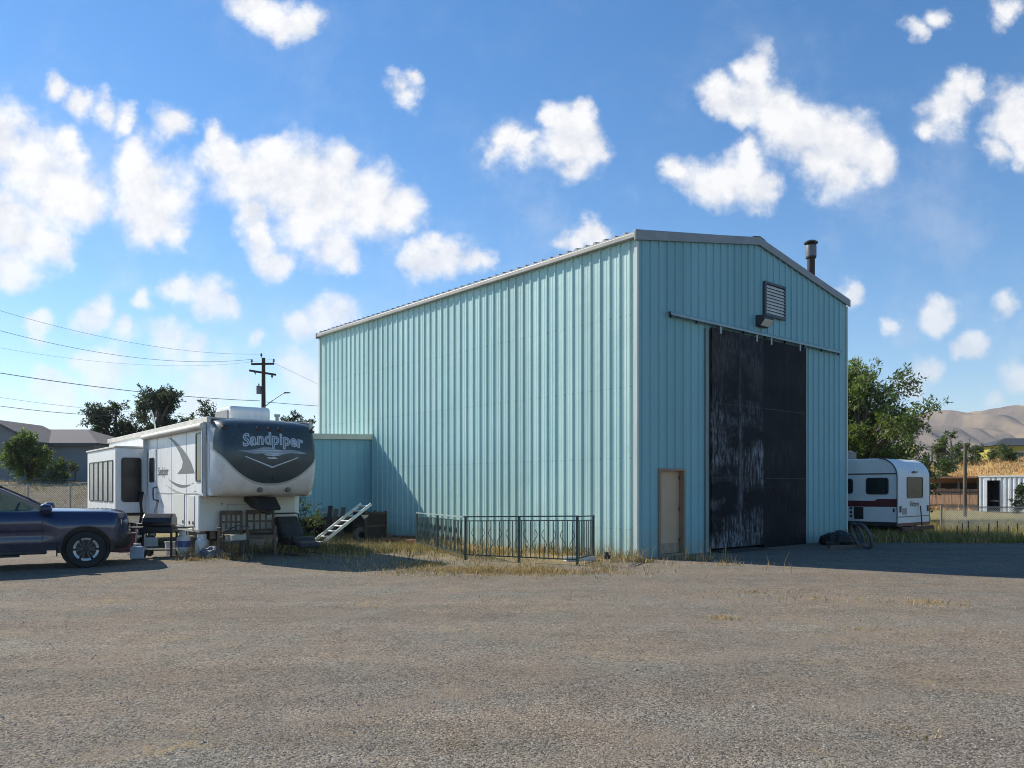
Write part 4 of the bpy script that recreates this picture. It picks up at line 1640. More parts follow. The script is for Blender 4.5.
def make_wheel(parent, x, y, s):
    mb = MB()
    mb.lathe([(0.235, -0.12), (0.28, -0.132), (0.35, -0.125), (0.373, -0.09), (0.375, 0.0), (0.373, 0.09), (0.35, 0.125), (0.28, 0.132), (0.235, 0.12)], (x, y, WR), 'y', 40, caps=False)
    # tread blocks
    for i in range(40):
        a = 2 * pi * i / 40
        for (yo, w_) in ((-0.09, 0.05), (0.04, 0.05)):
            aa = a + (0.05 if yo > 0 else 0)
            p0 = Vector((x + cos(aa) * 0.368, y + yo, WR + sin(aa) * 0.368))
            p1 = p0 + Vector((0, w_, 0))
            mb.beam(p0, p1, 0.035, 0.022, up=(cos(aa), 0, sin(aa)))
    w = mb.build('wheel', BLACKRUB, parent, smooth=40)
    mb = MB()
    yo = y + s * 0.10
    mb.lathe([(0.0, -s * 0.03), (0.06, -s * 0.03), (0.185, -s * 0.065), (0.215, -s * 0.01), (0.238, s * 0.018), (0.235, -s * 0.05)], (x, yo, WR), 'y', 40)
    rim = mb.build('rim', mat('dark alloy', (0.03, 0.03, 0.033), 0.35, 0.5), w, smooth=40)
    mb = MB()
    for i in range(6):
        a0 = 2 * pi * i / 6 + 0.10
        arcn = 6
        for q in range(arcn):
            b0 = a0 + (2 * pi / 6 - 0.20) * q / arcn
            b1 = a0 + (2 * pi / 6 - 0.20) * (q + 1) / arcn
            v_ = []
            for bb in (b0, b1):
                for (rr, dd) in ((0.186, 0.002), (0.232, 0.023)):
                    v_.append((x + cos(bb) * rr, yo + s * (dd + 0.004), WR + sin(bb) * rr))
            mb.add(v_, [(0, 1, 3, 2)])
        for db in (-0.2, 0.2):
            am = 2 * pi * i / 6 + db
            mb.beam((x + cos(am) * 0.06, yo - s * 0.015, WR + sin(am) * 0.06), (x + cos(am) * 0.235, yo + s * 0.002, WR + sin(am) * 0.21), 0.022, 0.016, m=1, up=(0, 1, 0))
    mb.build('spoke_facing', [CHROME, mat('grey spoke', (0.085, 0.085, 0.09), 0.4, 0.4)], rim, fix=False)
    mb = MB()
    mb.lathe([(0.055, 0.0), (0.05, s * 0.018), (0.0, s * 0.022)], (x, yo - s * 0.02, WR), 'y', 16)
    mb.build('hub_cap', PLAST, rim, smooth=40)


for ax in (FAX, RAX):
    for s in (-1, 1):
        make_wheel(truck, ax, s * 0.845, s)
# greenhouse: roof and pillars as one shell, glass set in the openings
def gh(x, z):
    """half width of the cabin at height z"""
    return HWID - 0.065 - (z - 1.13) * 0.27


ROOF_Z = 1.735
side_line = [(1.02, 1.18), (0.12, 1.745), (-0.10, 1.80), (-0.55, ROOF_Z), (-1.05, 1.80), (-1.22, 1.72), (-1.33, 1.20)]
for s in (-1, 1):
    mb = MB()
    # A pillar, roof rail, C pillar, B pillar as tapered bars lying on the side surface
    def S(x, z): return (x, s * gh(x, z), z)
    def bar(pts, w_):
        for a, b_ in zip(pts[:-1], pts[1:]):
            mb.beam(S(*a), S(*b_), 0.05, w_, up=(0.2, 0, 1))
    bar([(1.02, 1.12), (0.60, 1.36), (0.10, 1.61), (-0.14, 1.675), (-0.55, ROOF_Z - 0.03), (-1.05, 1.68), (-1.20, 1.60), (-1.32, 1.14)], 0.085)
    bar([(-0.22, 1.13), (-0.26, 1.70)], 0.09)
    mb.beam(S(-1.10, 1.14), S(-1.18, 1.62), 0.05, 0.20, up=(1, 0, 0))
    mb.build('cab_pillar', BLUE, truck)
pass
mb = MB()
rr = []
for (x, z) in [(0.16, 1.605), (0.02, 1.655), (-0.2, 1.705), (-0.55, ROOF_Z + 0.01), (-0.9, 1.735), (-1.08, 1.70), (-1.22, 1.62)]:
    w_ = gh(x, z)
    rr.append([(x, -w_, z - 0.02), (x, -w_ * 0.93, z + 0.015), (x, -w_ * 0.5, z + 0.04), (x, 0, z + 0.045), (x, w_ * 0.5, z + 0.04), (x, w_ * 0.93, z + 0.015), (x, w_, z - 0.02)])
mb.grid(rr)
mb.grid([[(p[0], p[1] * 0.97, p[2] - 0.04) for p in q] for q in rr])
mb.build('roof', BLUE, truck, smooth=50)


def clear_glass():
    if 'vehicle glass' in MATS:
        return MATS['vehicle glass']
    m, nt, b, out = base_mat('vehicle glass')
    k = NB(nt)
    t = k.n('ShaderNodeBsdfTransparent')
    t.inputs[0].default_value = (0.42, 0.52, 0.46, 1)
    gl = k.n('ShaderNodeBsdfGlossy')
    nt.links.new(k.rng(k.noise(3, 3), 0.3, 0.7, 0.02, 0.05), gl.inputs['Roughness'])
    fr = k.n('ShaderNodeLayerWeight')
    fr.inputs[0].default_value = 0.22
    mx = k.n('ShaderNodeMixShader')
    nt.links.new(k.rng(fr.outputs['Fresnel'], 0, 1, 0.06, 0.9), mx.inputs[0])
    nt.links.new(t.outputs[0], mx.inputs[1])
    nt.links.new(gl.outputs[0], mx.inputs[2])
    nt.links.new(mx.outputs[0], out.inputs[0])
    MATS['vehicle glass'] = m
    return m


VGL = clear_glass()
for s in (-1, 1):
    def S(x, z, d=0.0): return (x, s * (gh(x, z) + d), z)
    for pts in ([(0.95, 1.14), (0.58, 1.35), (0.08, 1.60), (-0.10, 1.65), (-0.21, 1.67), (-0.21, 1.14)],
                [(-0.29, 1.14), (-0.29, 1.685), (-0.60, 1.70), (-1.02, 1.665), (-1.08, 1.60), (-1.08, 1.14)]):
        mb = MB()
        mb.add([S(x, z) for x, z in pts], [tuple(range(len(pts)))])
        mb.build('side_window', VGL, truck)
    # door shut lines and handles
    mb = MB()
    for x in (0.93, -0.25, -1.18):
        for q in range(10):
            z0, z1 = 0.56 + q * 0.06, 0.56 + (q + 1) * 0.06
            def Yb(z):
                sec = body_section(x)[:13]
                for a, b_ in zip(sec[:-1], sec[1:]):
                    if a[2] <= z <= b_[2]:
                        return a[1] + (b_[1] - a[1]) * (z - a[2]) / max(b_[2] - a[2], 1e-6)
                return sec[-1][1]
            if z0 < arch(x):
                continue
            mb.add([(x - 0.006, s * (Yb(z0) + 0.002), z0), (x + 0.006, s * (Yb(z0) + 0.002), z0), (x + 0.006, s * (Yb(z1) + 0.002), z1), (x - 0.006, s * (Yb(z1) + 0.002), z1)], [(0, 1, 2, 3)])
    mb.build('shut_line', PLAST, truck, fix=False)
    for x in (-0.05, -1.0):
        mb = MB()
        mb.box(x - 0.1, s * (HWID - 0.02), 1.02, x + 0.1, s * (HWID + 0.035), 1.055)
        mb.build('door_handle', BLUE, truck, bevel=0.012)
    # mirror
    mb = MB()
    mb.box(0.88, s * (gh(0.7, 1.22) + 0.04), 1.11, 1.10, s * (gh(0.7, 1.22) + 0.27), 1.29)
    mi = mb.build('mirror', BLUE, truck, bevel=0.07)
    mb = MB()
    mb.box(0.92, s * (gh(0.7, 1.22) - 0.04), 1.10, 1.0, s * (gh(0.7, 1.22) + 0.09), 1.16)
    mb.build('mirror_arm', PLAST, mi)
    # rocker step
    mb = MB()
    mb.box(-1.05, s * 0.80, 0.30, 1.0, s * (HWID + 0.0), 0.372)
    mb.build('rocker_step', PLAST, truck, bevel=0.02)
    mb = MB()
    mb.box(0.05, s * 0.86, 0.26, 0.55, s * (HWID + 0.01), 0.298)
    mb.build('step_pad', PLAST, truck, bevel=0.015)
    # headlight wraps the corner
    mb = MB()
    rows = []
    for x in [2.16 + 0.028 * i for i in range(11)]:
        yb = half_w(x) + 0.012
        zl = 0.84
        rows.append([(x, s * (yb - 0.0), zl + 0.02), (x, s * (yb + 0.012), zl + 0.08), (x, s * (yb - 0.02), shoulder(x) - 0.05)])
    rows.append([(2.452, s * (half_w(2.44) - 0.12), 0.86), (2.455, s * (half_w(2.44) - 0.12), 0.92), (2.450, s * (half_w(2.44) - 0.12), 0.94)])
    mb.grid(rows)
    hl = mb.build('headlight', mat('headlight glass', (0.30, 0.31, 0.33), 0.12, 0.2, var=0.6, scale=14), truck, smooth=50)
    mb = MB()
    mb.box(2.27, s * (half_w(2.30) - 0.01), 0.85, 2.33, s * (half_w(2.30) + 0.022), 0.96)
    mb.build('lamp_chamber', CHROME, hl, bevel=0.01)
# windscreen and back glass
mb = MB()
mb.add([(1.02, -gh(1, 1.14), 1.14), (1.02, gh(1, 1.14), 1.14), (0.14, gh(.14, 1.605), 1.605), (0.14, -gh(.14, 1.605), 1.605)], [(0, 1, 2, 3)])
mb.build('windscreen', VGL, truck)
mb = MB()
mb.add([(-1.325, -gh(1, 1.15), 1.15), (-1.325, gh(1, 1.15), 1.15), (-1.21, gh(.14, 1.61), 1.61), (-1.21, -gh(.14, 1.61), 1.61)], [(0, 1, 2, 3)])
mb.build('rear_window', VGL, truck)
# bumper, grille, bed
mb = MB()
rows = []
for x_, wv in ((2.14, 0.95), (2.28, 0.90), (2.40, 0.80), (2.49, 0.64), (2.54, 0.0)):
    rows.append([(x_ - 0.06, wv - 0.03, 0.36), (x_ + 0.01, wv + 0.01, 0.46), (x_ + 0.02, wv + 0.005, 0.64), (x_ - 0.03, wv - 0.03, 0.70)])
full = rows + [[(p[0], -p[1], p[2]) for p in q] for q in reversed(rows[:-1])]
mb.grid(full)
mb.build('front_bumper', PLAST, truck, smooth=40)
mb = MB()
mb.box(2.442, -0.55, 0.72, 2.468, 0.55, 0.96)
mb.build('grille', mat('black grille', (0.012, 0.012, 0.013), 0.5), truck, bevel=0.02)
mb = MB()
mb.box(-2.66, -0.74, 1.165, -1.42, 0.74, 1.18)
mb.build('bed_cover', PLAST, truck)
mb = MB()
mb.box(-2.85, -0.88, 0.52, -2.70, 0.88, 0.70)
mb.build('rear_bumper', PLAST, truck, bevel=0.03)
for s in (-1, 1):
    mb = MB()
    mb.box(-2.72, s * 0.80, 0.85, -2.66, s * 0.925, 1.12)
    mb.build('tail_light', mat('red lens', (0.2, 0.01, 0.01), 0.2), truck, bevel=0.01)
    mb = MB()
    mb.box(FAX - 0.52, s * 0.70, 0.25, FAX - 0.50, s * 0.95, 0.52)
    mb.build('mud_flap', BLACKRUB, truck)
# cabin inside
SEATM = mat('grey seat cloth', (0.05, 0.05, 0.055), 0.8)
for x in (0.15, -0.75):
    for y in (-0.38, 0.38):
        mb = MB()
        mb.box(x - 0.25, y - 0.24, 0.75, x + 0.25, y + 0.24, 0.95)
        mb.prism([(x - 0.20, 0.92), (x - 0.08, 0.92), (x - 0.22, 1.36), (x - 0.34, 1.36)], y - 0.23, y + 0.23)
        mb.prism([(x - 0.24, 1.38), (x - 0.30, 1.38), (x - 0.32, 1.52), (x - 0.26, 1.52)], y - 0.12, y + 0.12)
        mb.build('seat', SEATM, truck, bevel=0.03)
mb = MB()
mb.box(0.55, -0.78, 0.90, 0.98, 0.78, 1.13)
mb.build('dashboard', PLAST, truck, bevel=0.04)
mb = MB()
pts = [(0.42 + 0.06 * sin(2 * pi * i / 20), 0.38 + 0.18 * cos(2 * pi * i / 20), 1.14 + 0.17 * sin(2 * pi * i / 20)) for i in range(21)]
mb.tube(pts, 0.016, 6, caps=False)
mb.build('steering_wheel', PLAST, truck, smooth=60)
# ------------------------------------------------------------------ yard things round the fifth wheel
WOODD = mat('weathered wood', (0.125, 0.095, 0.072), 0.85, var=0.35, scale=5, stretch=(1, 1, 0.3), bump=0.004)
WOODG = mat('grey old wood', (0.24, 0.22, 0.19), 0.85, var=0.3, scale=5, stretch=(1, 1, 0.3), bump=0.004)
TANKW = mat('white tank paint', (0.66, 0.66, 0.64), 0.4, var=0.08, scale=5, dirt=0.3, dirtcol=(0.34, 0.28, 0.22))
TANKB = mat('faded blue wrap', (0.10, 0.12, 0.30), 0.5, var=0.25, scale=12)
ALU = mat('aluminium', (0.62, 0.63, 0.63), 0.35, 0.55, var=0.15, scale=8)


def placed(px, py, z=0.0):
    p = gp(px, py)
    return (p[0], p[1], z + ground_z(*p))


# barbecue on a cart
x, y, z = placed(160, 559)
q = thing('barbecue_grill', 'black lidded barbecue on a wheeled cart with side shelves in front of the trailer', 'barbecue', (x, y, z), radians(8))
mb = MB()
prof = [(-0.26, 0.70), (-0.26, 0.80), (-0.22, 0.90), (-0.12, 0.98), (0.10, 0.98), (0.24, 0.88), (0.26, 0.70)]
mb.prism(prof, -0.31, 0.31, 'yz')
lid = mb.build('lid', mat('black enamel', (0.016, 0.016, 0.018), 0.35, var=0.3, scale=6, dirt=0.2), q, bevel=0.025)
mb = MB()
mb.tube([(-0.2, -0.24, 0.80), (-0.2, -0.30, 0.80), (0.2, -0.30, 0.80), (0.2, -0.24, 0.80)], 0.012, 6)
mb.build('handle', DARKM, lid, smooth=50)
mb = MB()
mb.box(-0.32, -0.25, 0.55, 0.32, 0.25, 0.695)
mb.build('firebox', DARKM, q, bevel=0.02)
for x0, x1 in ((-0.66, -0.33), (0.33, 0.66)):
    mb = MB()
    mb.box(x0, -0.24, 0.655, x1, 0.24, 0.685)
    mb.build('side_shelf', mat('dark shelf', (0.045, 0.043, 0.04), 0.6, var=0.3), q, bevel=0.008)
for x in (-0.30, 0.30):
    for yy in (-0.21, 0.21):
        mb = MB()
        mb.box(x - 0.02, yy - 0.02, 0.02, x + 0.02, yy + 0.02, 0.55)
        mb.build('leg', DARKM, q)
mb = MB()
mb.box(-0.32, -0.22, 0.16, 0.32, 0.22, 0.185)
mb.build('bottom_shelf', DARKM, q)
mb = MB()
mb.box(-0.27, -0.235, 0.26, 0.02, -0.222, 0.46)
mb.build('front_panel', mat('pale panel', (0.42, 0.43, 0.42), 0.5, var=0.15), q)
for yy in (-0.25, 0.25):
    mb = MB()
    mb.lathe([(0.02, -0.025), (0.085, -0.025), (0.09, 0.0), (0.085, 0.025), (0.02, 0.025)], (-0.30, yy, 0.09), 'y', 18)
    mb.build('wheel', BLACKRUB, q, smooth=40)


def propane(px, py, h, r, label, wrap):
    x, y, z = placed(px, py)
    t = thing('propane_tank', label, 'gas tank', (x, y, z), 0.6, 'propane tanks by the trailer')
    mb = MB()
    mb.lathe([(r * 0.72, 0.0), (r * 0.72, 0.035), (r * 0.70, 0.036), (r * 0.92, 0.06), (r, 0.12), (r, h - 0.19), (r * 0.93, h - 0.14), (r * 0.68, h - 0.095), (r * 0.3, h - 0.07), (0, h - 0.07)], (0, 0, 0), 'z', 28)
    bd = mb.build('tank', TANKW, t, smooth=50)
    if wrap:
        mb = MB()
        mb.lathe([(r + 0.001, 0.2), (r + 0.003, 0.201), (r + 0.003, h - 0.22), (r + 0.001, h - 0.219)], (0, 0, 0), 'z', 28)
        mb.build('wrap', TANKB, bd, smooth=50)
    mb = MB()
    ro, n = r * 0.66, 24
    for i in range(n):
        if i % 8 == 3:
            continue
        a0, a1 = 2 * pi * i / n, 2 * pi * (i + 1) / n
        mb.add([(ro * cos(a0), ro * sin(a0), h - 0.105), (ro * cos(a1), ro * sin(a1), h - 0.105), (ro * cos(a1), ro * sin(a1), h), (ro * cos(a0), ro * sin(a0), h),
                (ro * .93 * cos(a0), ro * .93 * sin(a0), h - 0.105), (ro * .93 * cos(a1), ro * .93 * sin(a1), h - 0.105), (ro * .93 * cos(a1), ro * .93 * sin(a1), h), (ro * .93 * cos(a0), ro * .93 * sin(a0), h)],
               [(0, 1, 2, 3), (7, 6, 5, 4), (3, 2, 6, 7), (0, 3, 7, 4), (1, 5, 6, 2)])
    mb.build('collar', TANKW, t)
    mb = MB()
    mb.lathe([(0.025, h - 0.08), (0.02, h - 0.03), (0.035, h - 0.028), (0.03, h - 0.012), (0, h - 0.012)], (0, 0, 0), 'z', 10)
    mb.build('valve', mat('brass', (0.35, 0.24, 0.09), 0.4, 0.8), t, smooth=40)


propane(184, 558.5, 0.56, 0.155, 'taller white gas tank with a blue band beside the barbecue', True)
propane(202, 559.5, 0.48, 0.150, 'shorter plain white gas tank under the trailer nose', False)
# bucket
x, y, z = placed(169, 557.5)
t = thing('bucket', 'low white bucket behind the barbecue legs', 'bucket', (x, y + 0.15, z))
mb = MB()
mb.lathe([(0.0, 0.01), (0.125, 0.0), (0.15, 0.29), (0.158, 0.29), (0.158, 0.31), (0.143, 0.31), (0.12, 0.03), (0, 0.03)], (0, 0, 0), 'z', 24)
mb.build('pail', TANKW, t, smooth=50)
mb = MB()
mb.tube([(0.16 * cos(a), 0.03 * sin(a) - 0.1 * sin(a), 0.27 - 0.11 * sin(a)) for a in [pi * i / 14 for i in range(15)]], 0.004, 5)
mb.build('bail_handle', DARKM, t)
# water jug with a folded hand cart behind it
x, y, z = placed(138, 560)
t = thing('water_jug', 'bluish white square water jug standing in front of the pickup bumper', 'jug', (x, y, z), 0.3)
mb = MB()
mb.box(-0.15, -0.12, 0.0, 0.15, 0.12, 0.28)
mb.build('body', mat('translucent blue plastic', (0.40, 0.47, 0.60), 0.35, var=0.2, scale=6, dirt=0.2), t, bevel=0.035)
mb = MB()
mb.tube([(-0.09, 0, 0.275), (-0.08, 0, 0.335), (0.05, 0, 0.335), (0.06, 0, 0.275)], 0.018, 8)
mb.build('handle', TANKW, t, smooth=50)
mb = MB()
mb.lathe([(0.04, 0.275), (0.04, 0.33), (0, 0.332)], (0.11, 0, 0), 'z', 14)
mb.build('cap', mat('blue cap', (0.05, 0.09, 0.35), 0.4), t, smooth=40)
x, y, z = placed(137, 556)
t = thing('hand_cart', 'bent metal tube hand cart standing behind the water jug', 'hand cart', (x, y + 0.1, z), -0.5)
mb = MB()
for s in (-0.16, 0.16):
    mb.tube([(s, 0.0, 0.03), (s, 0.05, 0.5), (s, 0.06, 0.66), (s * 0.7, 0.02, 0.74)], 0.014, 7)
mb.tube([(-0.112, 0.02, 0.74), (0.112, 0.02, 0.74)], 0.014, 7)
mb.tube([(-0.16, 0.05, 0.45), (0.16, 0.05, 0.45)], 0.012, 6)
mb.tube([(-0.16, 0.02, 0.2), (0.16, 0.02, 0.2)], 0.012, 6)
mb.build('frame', mat('dull steel tube', (0.3, 0.3, 0.28), 0.5, 0.4, var=0.2), t, smooth=50)
mb = MB()
mb.box(-0.16, -0.2, 0.02, 0.16, 0.02, 0.035)
mb.build('toe_plate', DARKM, t)
for s in (-0.2, 0.2):
    mb = MB()
    mb.lathe([(0.02, -0.02), (0.075, -0.025), (0.08, 0.0), (0.075, 0.025), (0.02, 0.02)], (s, 0.08, 0.08), 'x', 16)
    mb.build('wheel', BLACKRUB, t, smooth=40)
# a dark red storage tub behind the truck bumper
x, y, z = placed(122, 551)
t = thing('storage_tub', 'dusty dark red plastic tub under the slide-out', 'tub', (x, y, z), 0.4)
mb = MB()
mb.prism([(-0.3, 0.0), (0.3, 0.0), (0.34, 0.42), (-0.34, 0.42)], -0.2, 0.2)
mb.build('tub', mat('dusty red plastic', (0.11, 0.035, 0.04), 0.6, var=0.3), t, bevel=0.03)
mb = MB()
mb.box(-0.36, -0.22, 0.42, 0.36, 0.22, 0.46)
mb.build('lid', mat('dusty red plastic', (0.11, 0.035, 0.04), 0.6), t, bevel=0.01)


# two slat-back patio chairs
def rvp(xl, yl):
    c_, s_ = cos(RV_ANG), sin(RV_ANG)
    return (-6.32 + c_ * xl - s_ * yl, 16.75 + s_ * xl + c_ * yl, 0.0)


def chair(cx_, cy_, rot, W, label):
    t = thing('patio_chair', label, 'chair', (cx_, cy_, ground_z(cx_, cy_)), rot, 'wooden patio chairs under the trailer nose')
    mb = MB()
    for i in range(6):
        mb.box(-W / 2 + 0.02, -0.28 + i * 0.095, 0.42, W / 2 - 0.02, -0.20 + i * 0.095, 0.445)
    mb.build('seat', WOODD, t)
    for s in (-1, 1):
        mb = MB()
        mb.beam((s * W / 2, -0.26, 0), (s * W / 2, -0.27, 0.62), 0.05, 0.05, up=(0, 1, 0))
        mb.build('leg', WOODD, t)
        mb = MB()
        mb.beam((s * W / 2, 0.25, 0), (s * W / 2, 0.28, 0.45), 0.05, 0.05, up=(0, 1, 0))
        mb.build('leg', WOODD, t)
        mb = MB()
        mb.box(s * W / 2 - 0.04, -0.31, 0.62, s * W / 2 + 0.04, 0.31, 0.645)
        mb.build('armrest', WOODD, t)
    mb = MB()
    for s in (-1, 1):
        mb.beam((s * (W / 2 - 0.01), 0.27, 0.40), (s * (W / 2 - 0.01), 0.38, 0.98), 0.055, 0.04, up=(0, 1, 0))
    mb.beam((-W / 2, 0.375, 0.95), (W / 2, 0.375, 0.95), 0.035, 0.10)
    mb.beam((-W / 2, 0.29, 0.50), (W / 2, 0.29, 0.50), 0.03, 0.06)
    mb.beam((-W / 2, 0.335, 0.74), (W / 2, 0.335, 0.74), 0.02, 0.04)
    for i in range(3):
        x = W * 0.22 * (i - 1)
        mb.beam((x, 0.29, 0.50), (x, 0.372, 0.93), 0.045, 0.018, up=(0, 1, 0))
    mb.build('backrest', WOODD, t)
    mb = MB()
    mb.beam((-W / 2, -0.265, 0.39), (W / 2, -0.265, 0.39), 0.03, 0.06)
    mb.beam((-W / 2, 0.26, 0.39), (W / 2, 0.26, 0.39), 0.03, 0.06)
    mb.build('apron', WOODD, t)


chair(-6.27, 17.52, 0.30, 0.46, 'brown slat back wooden chair under the trailer nose, half hidden by the small cart')
chair(-5.72, 17.92, 0.36, 0.60, 'brown slat back wooden armchair in clear view under the trailer nose, by the black recliner')
# small black rolling cart with a pale box on it
p = (-5.98, 17.05, ground_z(-5.98, 17.05))
t = thing('rolling_cart', 'small dark wire cart holding a pale box before the left wooden chair', 'cart', p, RV_ANG + 0.2)
mb = MB()
for sx_ in (-0.2, 0.2):
    for sy_ in (-0.16, 0.16):
        mb.beam((sx_, sy_, 0.06), (sx_, sy_, 0.60 if sy_ > 0 else 0.4), 0.025, 0.025, up=(0, 1, 0))
mb.beam((-0.2, 0.16, 0.6), (0.2, 0.16, 0.6), 0.025, 0.025)
mb.beam((-0.2, 0.16, 0.6), (0.22, 0.22, 0.72), 0.02, 0.02)
for zz in (0.10, 0.38):
    mb.box(-0.22, -0.18, zz, 0.22, 0.18, zz + 0.02)
mb.build('frame', DARKM, t)
for sx_ in (-0.2, 0.2):
    for sy_ in (-0.16, 0.16):
        mb = MB()
        mb.lathe([(0.01, -0.015), (0.035, -0.015), (0.035, 0.015), (0.01, 0.015)], (sx_, sy_, 0.035), 'x', 12)
        mb.build('caster', BLACKRUB, t)
b_ = thing('box', 'pale grey box on the small dark cart', 'box', (p[0], p[1], p[2] + 0.402), RV_ANG + 0.25)
mb = MB()
mb.box(-0.17, -0.13, 0, 0.17, 0.13, 0.12)
mb.build('carton', mat('pale carton', (0.36, 0.35, 0.31), 0.8, var=0.15), b_, bevel=0.006)
mb = MB()
mb.box(-0.172, -0.03, 0.02, 0.172, 0.03, 0.1215)
mb.build('tape', mat('brown tape', (0.2, 0.15, 0.1), 0.5), b_)
# blue grey tarp bundle left of the chairs
def lump(name, label, cat, loc, sx_, sy_, sz_, material, seed, amp=0.3, freq=3.0):
    bm = bmesh.new()
    bmesh.ops.create_icosphere(bm, subdivisions=4, radius=1.0)
    for vtx in bm.verts:
        n_ = noise.fractal(vtx.co * freq + Vector((seed, seed * 2, 0)), 1.0, 2.0, 4)
        r_ = abs(noise.noise(vtx.co * 2.2 * freq + Vector((0, seed, 7))))
        f_ = 1 + amp * n_ - amp * 0.4 * r_
        vtx.co = Vector((vtx.co.x * sx_ * f_, vtx.co.y * sy_ * f_, max(vtx.co.z * sz_ * f_ + sz_ * 0.55, -0.02)))
    me = bpy.data.meshes.new(name)
    bm.to_mesh(me)
    bm.free()
    me.materials.append(material)
    me.polygons.foreach_set('use_smooth', [True] * len(me.polygons))
    o = bpy.data.objects.new(name, me)
    COL.objects.link(o)
    o.location = loc
    return tag(o, label, cat)


lump('tarp_bundle', 'crumpled grey blue tarp bundle under the trailer nose beside the short gas tank', 'tarp', (-6.62, 17.45, 0.05), 0.26, 0.22, 0.17, mat('grey blue tarp', (0.13, 0.15, 0.18), 0.6, var=0.3), 3.3)
# black reclining lounge chair
t = thing('lounge_chair', 'low black padded recliner with its back tilted up, right of the wooden chairs', 'lounge chair', (-5.08, 18.35, 0.08), RV_ANG + 0.05)
PAD = mat('black vinyl padding', (0.022, 0.021, 0.022), 0.6, var=0.3, scale=6, dirt=0.35, dirtcol=(0.1, 0.085, 0.075))
mb = MB()
mb.prism([(-0.55, 0.22), (-0.58, 0.34), (-0.45, 0.42), (-0.1, 0.36), (0.15, 0.34), (0.15, 0.20)], -0.27, 0.27, 'yz')
mb.build('seat', PAD, t, bevel=0.05)
mb = MB()
mb.prism([(0.05, 0.26), (0.0, 0.40), (0.38, 0.86), (0.50, 0.82), (0.24, 0.26)], -0.28, 0.28, 'yz')
mb.build('backrest', PAD, t, bevel=0.05)
mb = MB()
mb.prism([(-0.86, 0.16), (-0.84, 0.28), (-0.58, 0.33), (-0.58, 0.18)], -0.25, 0.25, 'yz')
mb.build('footrest', PAD, t, bevel=0.05)
for s in (-1, 1):
    mb = MB()
    mb.tube([(s * 0.31, -0.75, 0.02), (s * 0.31, 0.35, 0.02), (s * 0.31, 0.12, 0.3), (s * 0.31, 0.45, 0.90), (s * 0.26, 0.47, 0.92)], 0.016, 7)
    mb.tube([(s * 0.31, -0.45, 0.02), (s * 0.31, -0.38, 0.45), (s * 0.31, 0.15, 0.48)], 0.016, 7)
    mb.build('side_frame', DARKM, t, smooth=50)
mb = MB()
mb.tube([(-0.26, 0.47, 0.92), (0.26, 0.47, 0.92)], 0.016, 7)
mb.build('head_bar', DARKM, t, smooth=50)

# ladder leaning against a dark crate by the lean-to
la = Vector((*gp(314, 546), 0.02))
lb_xy = Vector((gp(366, 544.5)[0], gp(366, 544.5)[1]))
lt = Vector(((366 - 512) / FPX * 23.3, 23.3, 1.6 - (504 - HORIZON) / FPX * 23.3))
dirv = (lt - la).normalized()
lat = dirv.cross(Vector((0, 0, 1))).normalized()
t = thing('ladder', 'pale aluminium ladder propped at a slant in the weeds before the lean-to', 'ladder', la)
mb_r = []
for s in (-0.5, 0.5):
    mb = MB()
    o_ = lat * (0.42 * s)
    upn = lat.cross(dirv)
    mb.beam(o_, (lt - la) + o_, 0.028, 0.085, up=upn)
    mb.build('rail', ALU, t)
nr = 8
for i in range(nr):
    c_ = (lt - la) * ((i + 0.6) / nr)
    mb = MB()
    mb.beam(c_ - lat * 0.197, c_ + lat * 0.197, 0.05, 0.03, up=lat.cross(dirv))
    mb.build('rung', ALU, t)
# crate under it
cp = (lt.x + 0.05, lt.y + 0.42, 0)
t = thing('wooden_crate', 'dark stained wooden crate behind the ladder', 'crate', (cp[0], cp[1], 0), 0.75)
mb = MB()
mb.box(-0.36, -0.30, 0.03, 0.36, 0.30, 0.88)
mb.build('panel', mat('dark crate board', (0.028, 0.022, 0.02), 0.85, var=0.4, scale=5), t)
mb = MB()
for s in (-1, 1):
    for r_ in (-1, 1):
        mb.box(s * 0.36 - 0.03, r_ * 0.30 - 0.03, 0.0, s * 0.36 + 0.03, r_ * 0.30 + 0.03, 0.91)
for zz in (0.04, 0.43, 0.82):
    mb.box(-0.33, -0.325, zz, 0.33, -0.301, zz + 0.07)
    mb.box(-0.385, -0.27, zz, -0.361, 0.27, zz + 0.07)
mb.build('batten', mat('crate batten', (0.06, 0.045, 0.038), 0.85, var=0.4), t)
# white funnel hanging near the ladder top: on the crate front
tp = Vector((cp[0] - 0.08, cp[1] - 0.46, 0.72))
t = thing('funnel', 'small white funnel on the dark crate under the ladder', 'funnel', tp)
mb = MB()
mb.lathe([(0.015, -0.14), (0.018, -0.05), (0.12, 0.08), (0.125, 0.09), (0.115, 0.085), (0.012, -0.05), (0.010, -0.14)], (0, 0, 0), 'z', 16)
mb.build('cone', TANKW, t, smooth=50)
mb = MB()
mb.tube([(0.11, 0, 0.085), (0.15, 0, 0.11), (0.13, 0.02, 0.17), (0.0, 0.1, 0.20)], 0.006, 5)
mb.build('hook', DARKM, t)
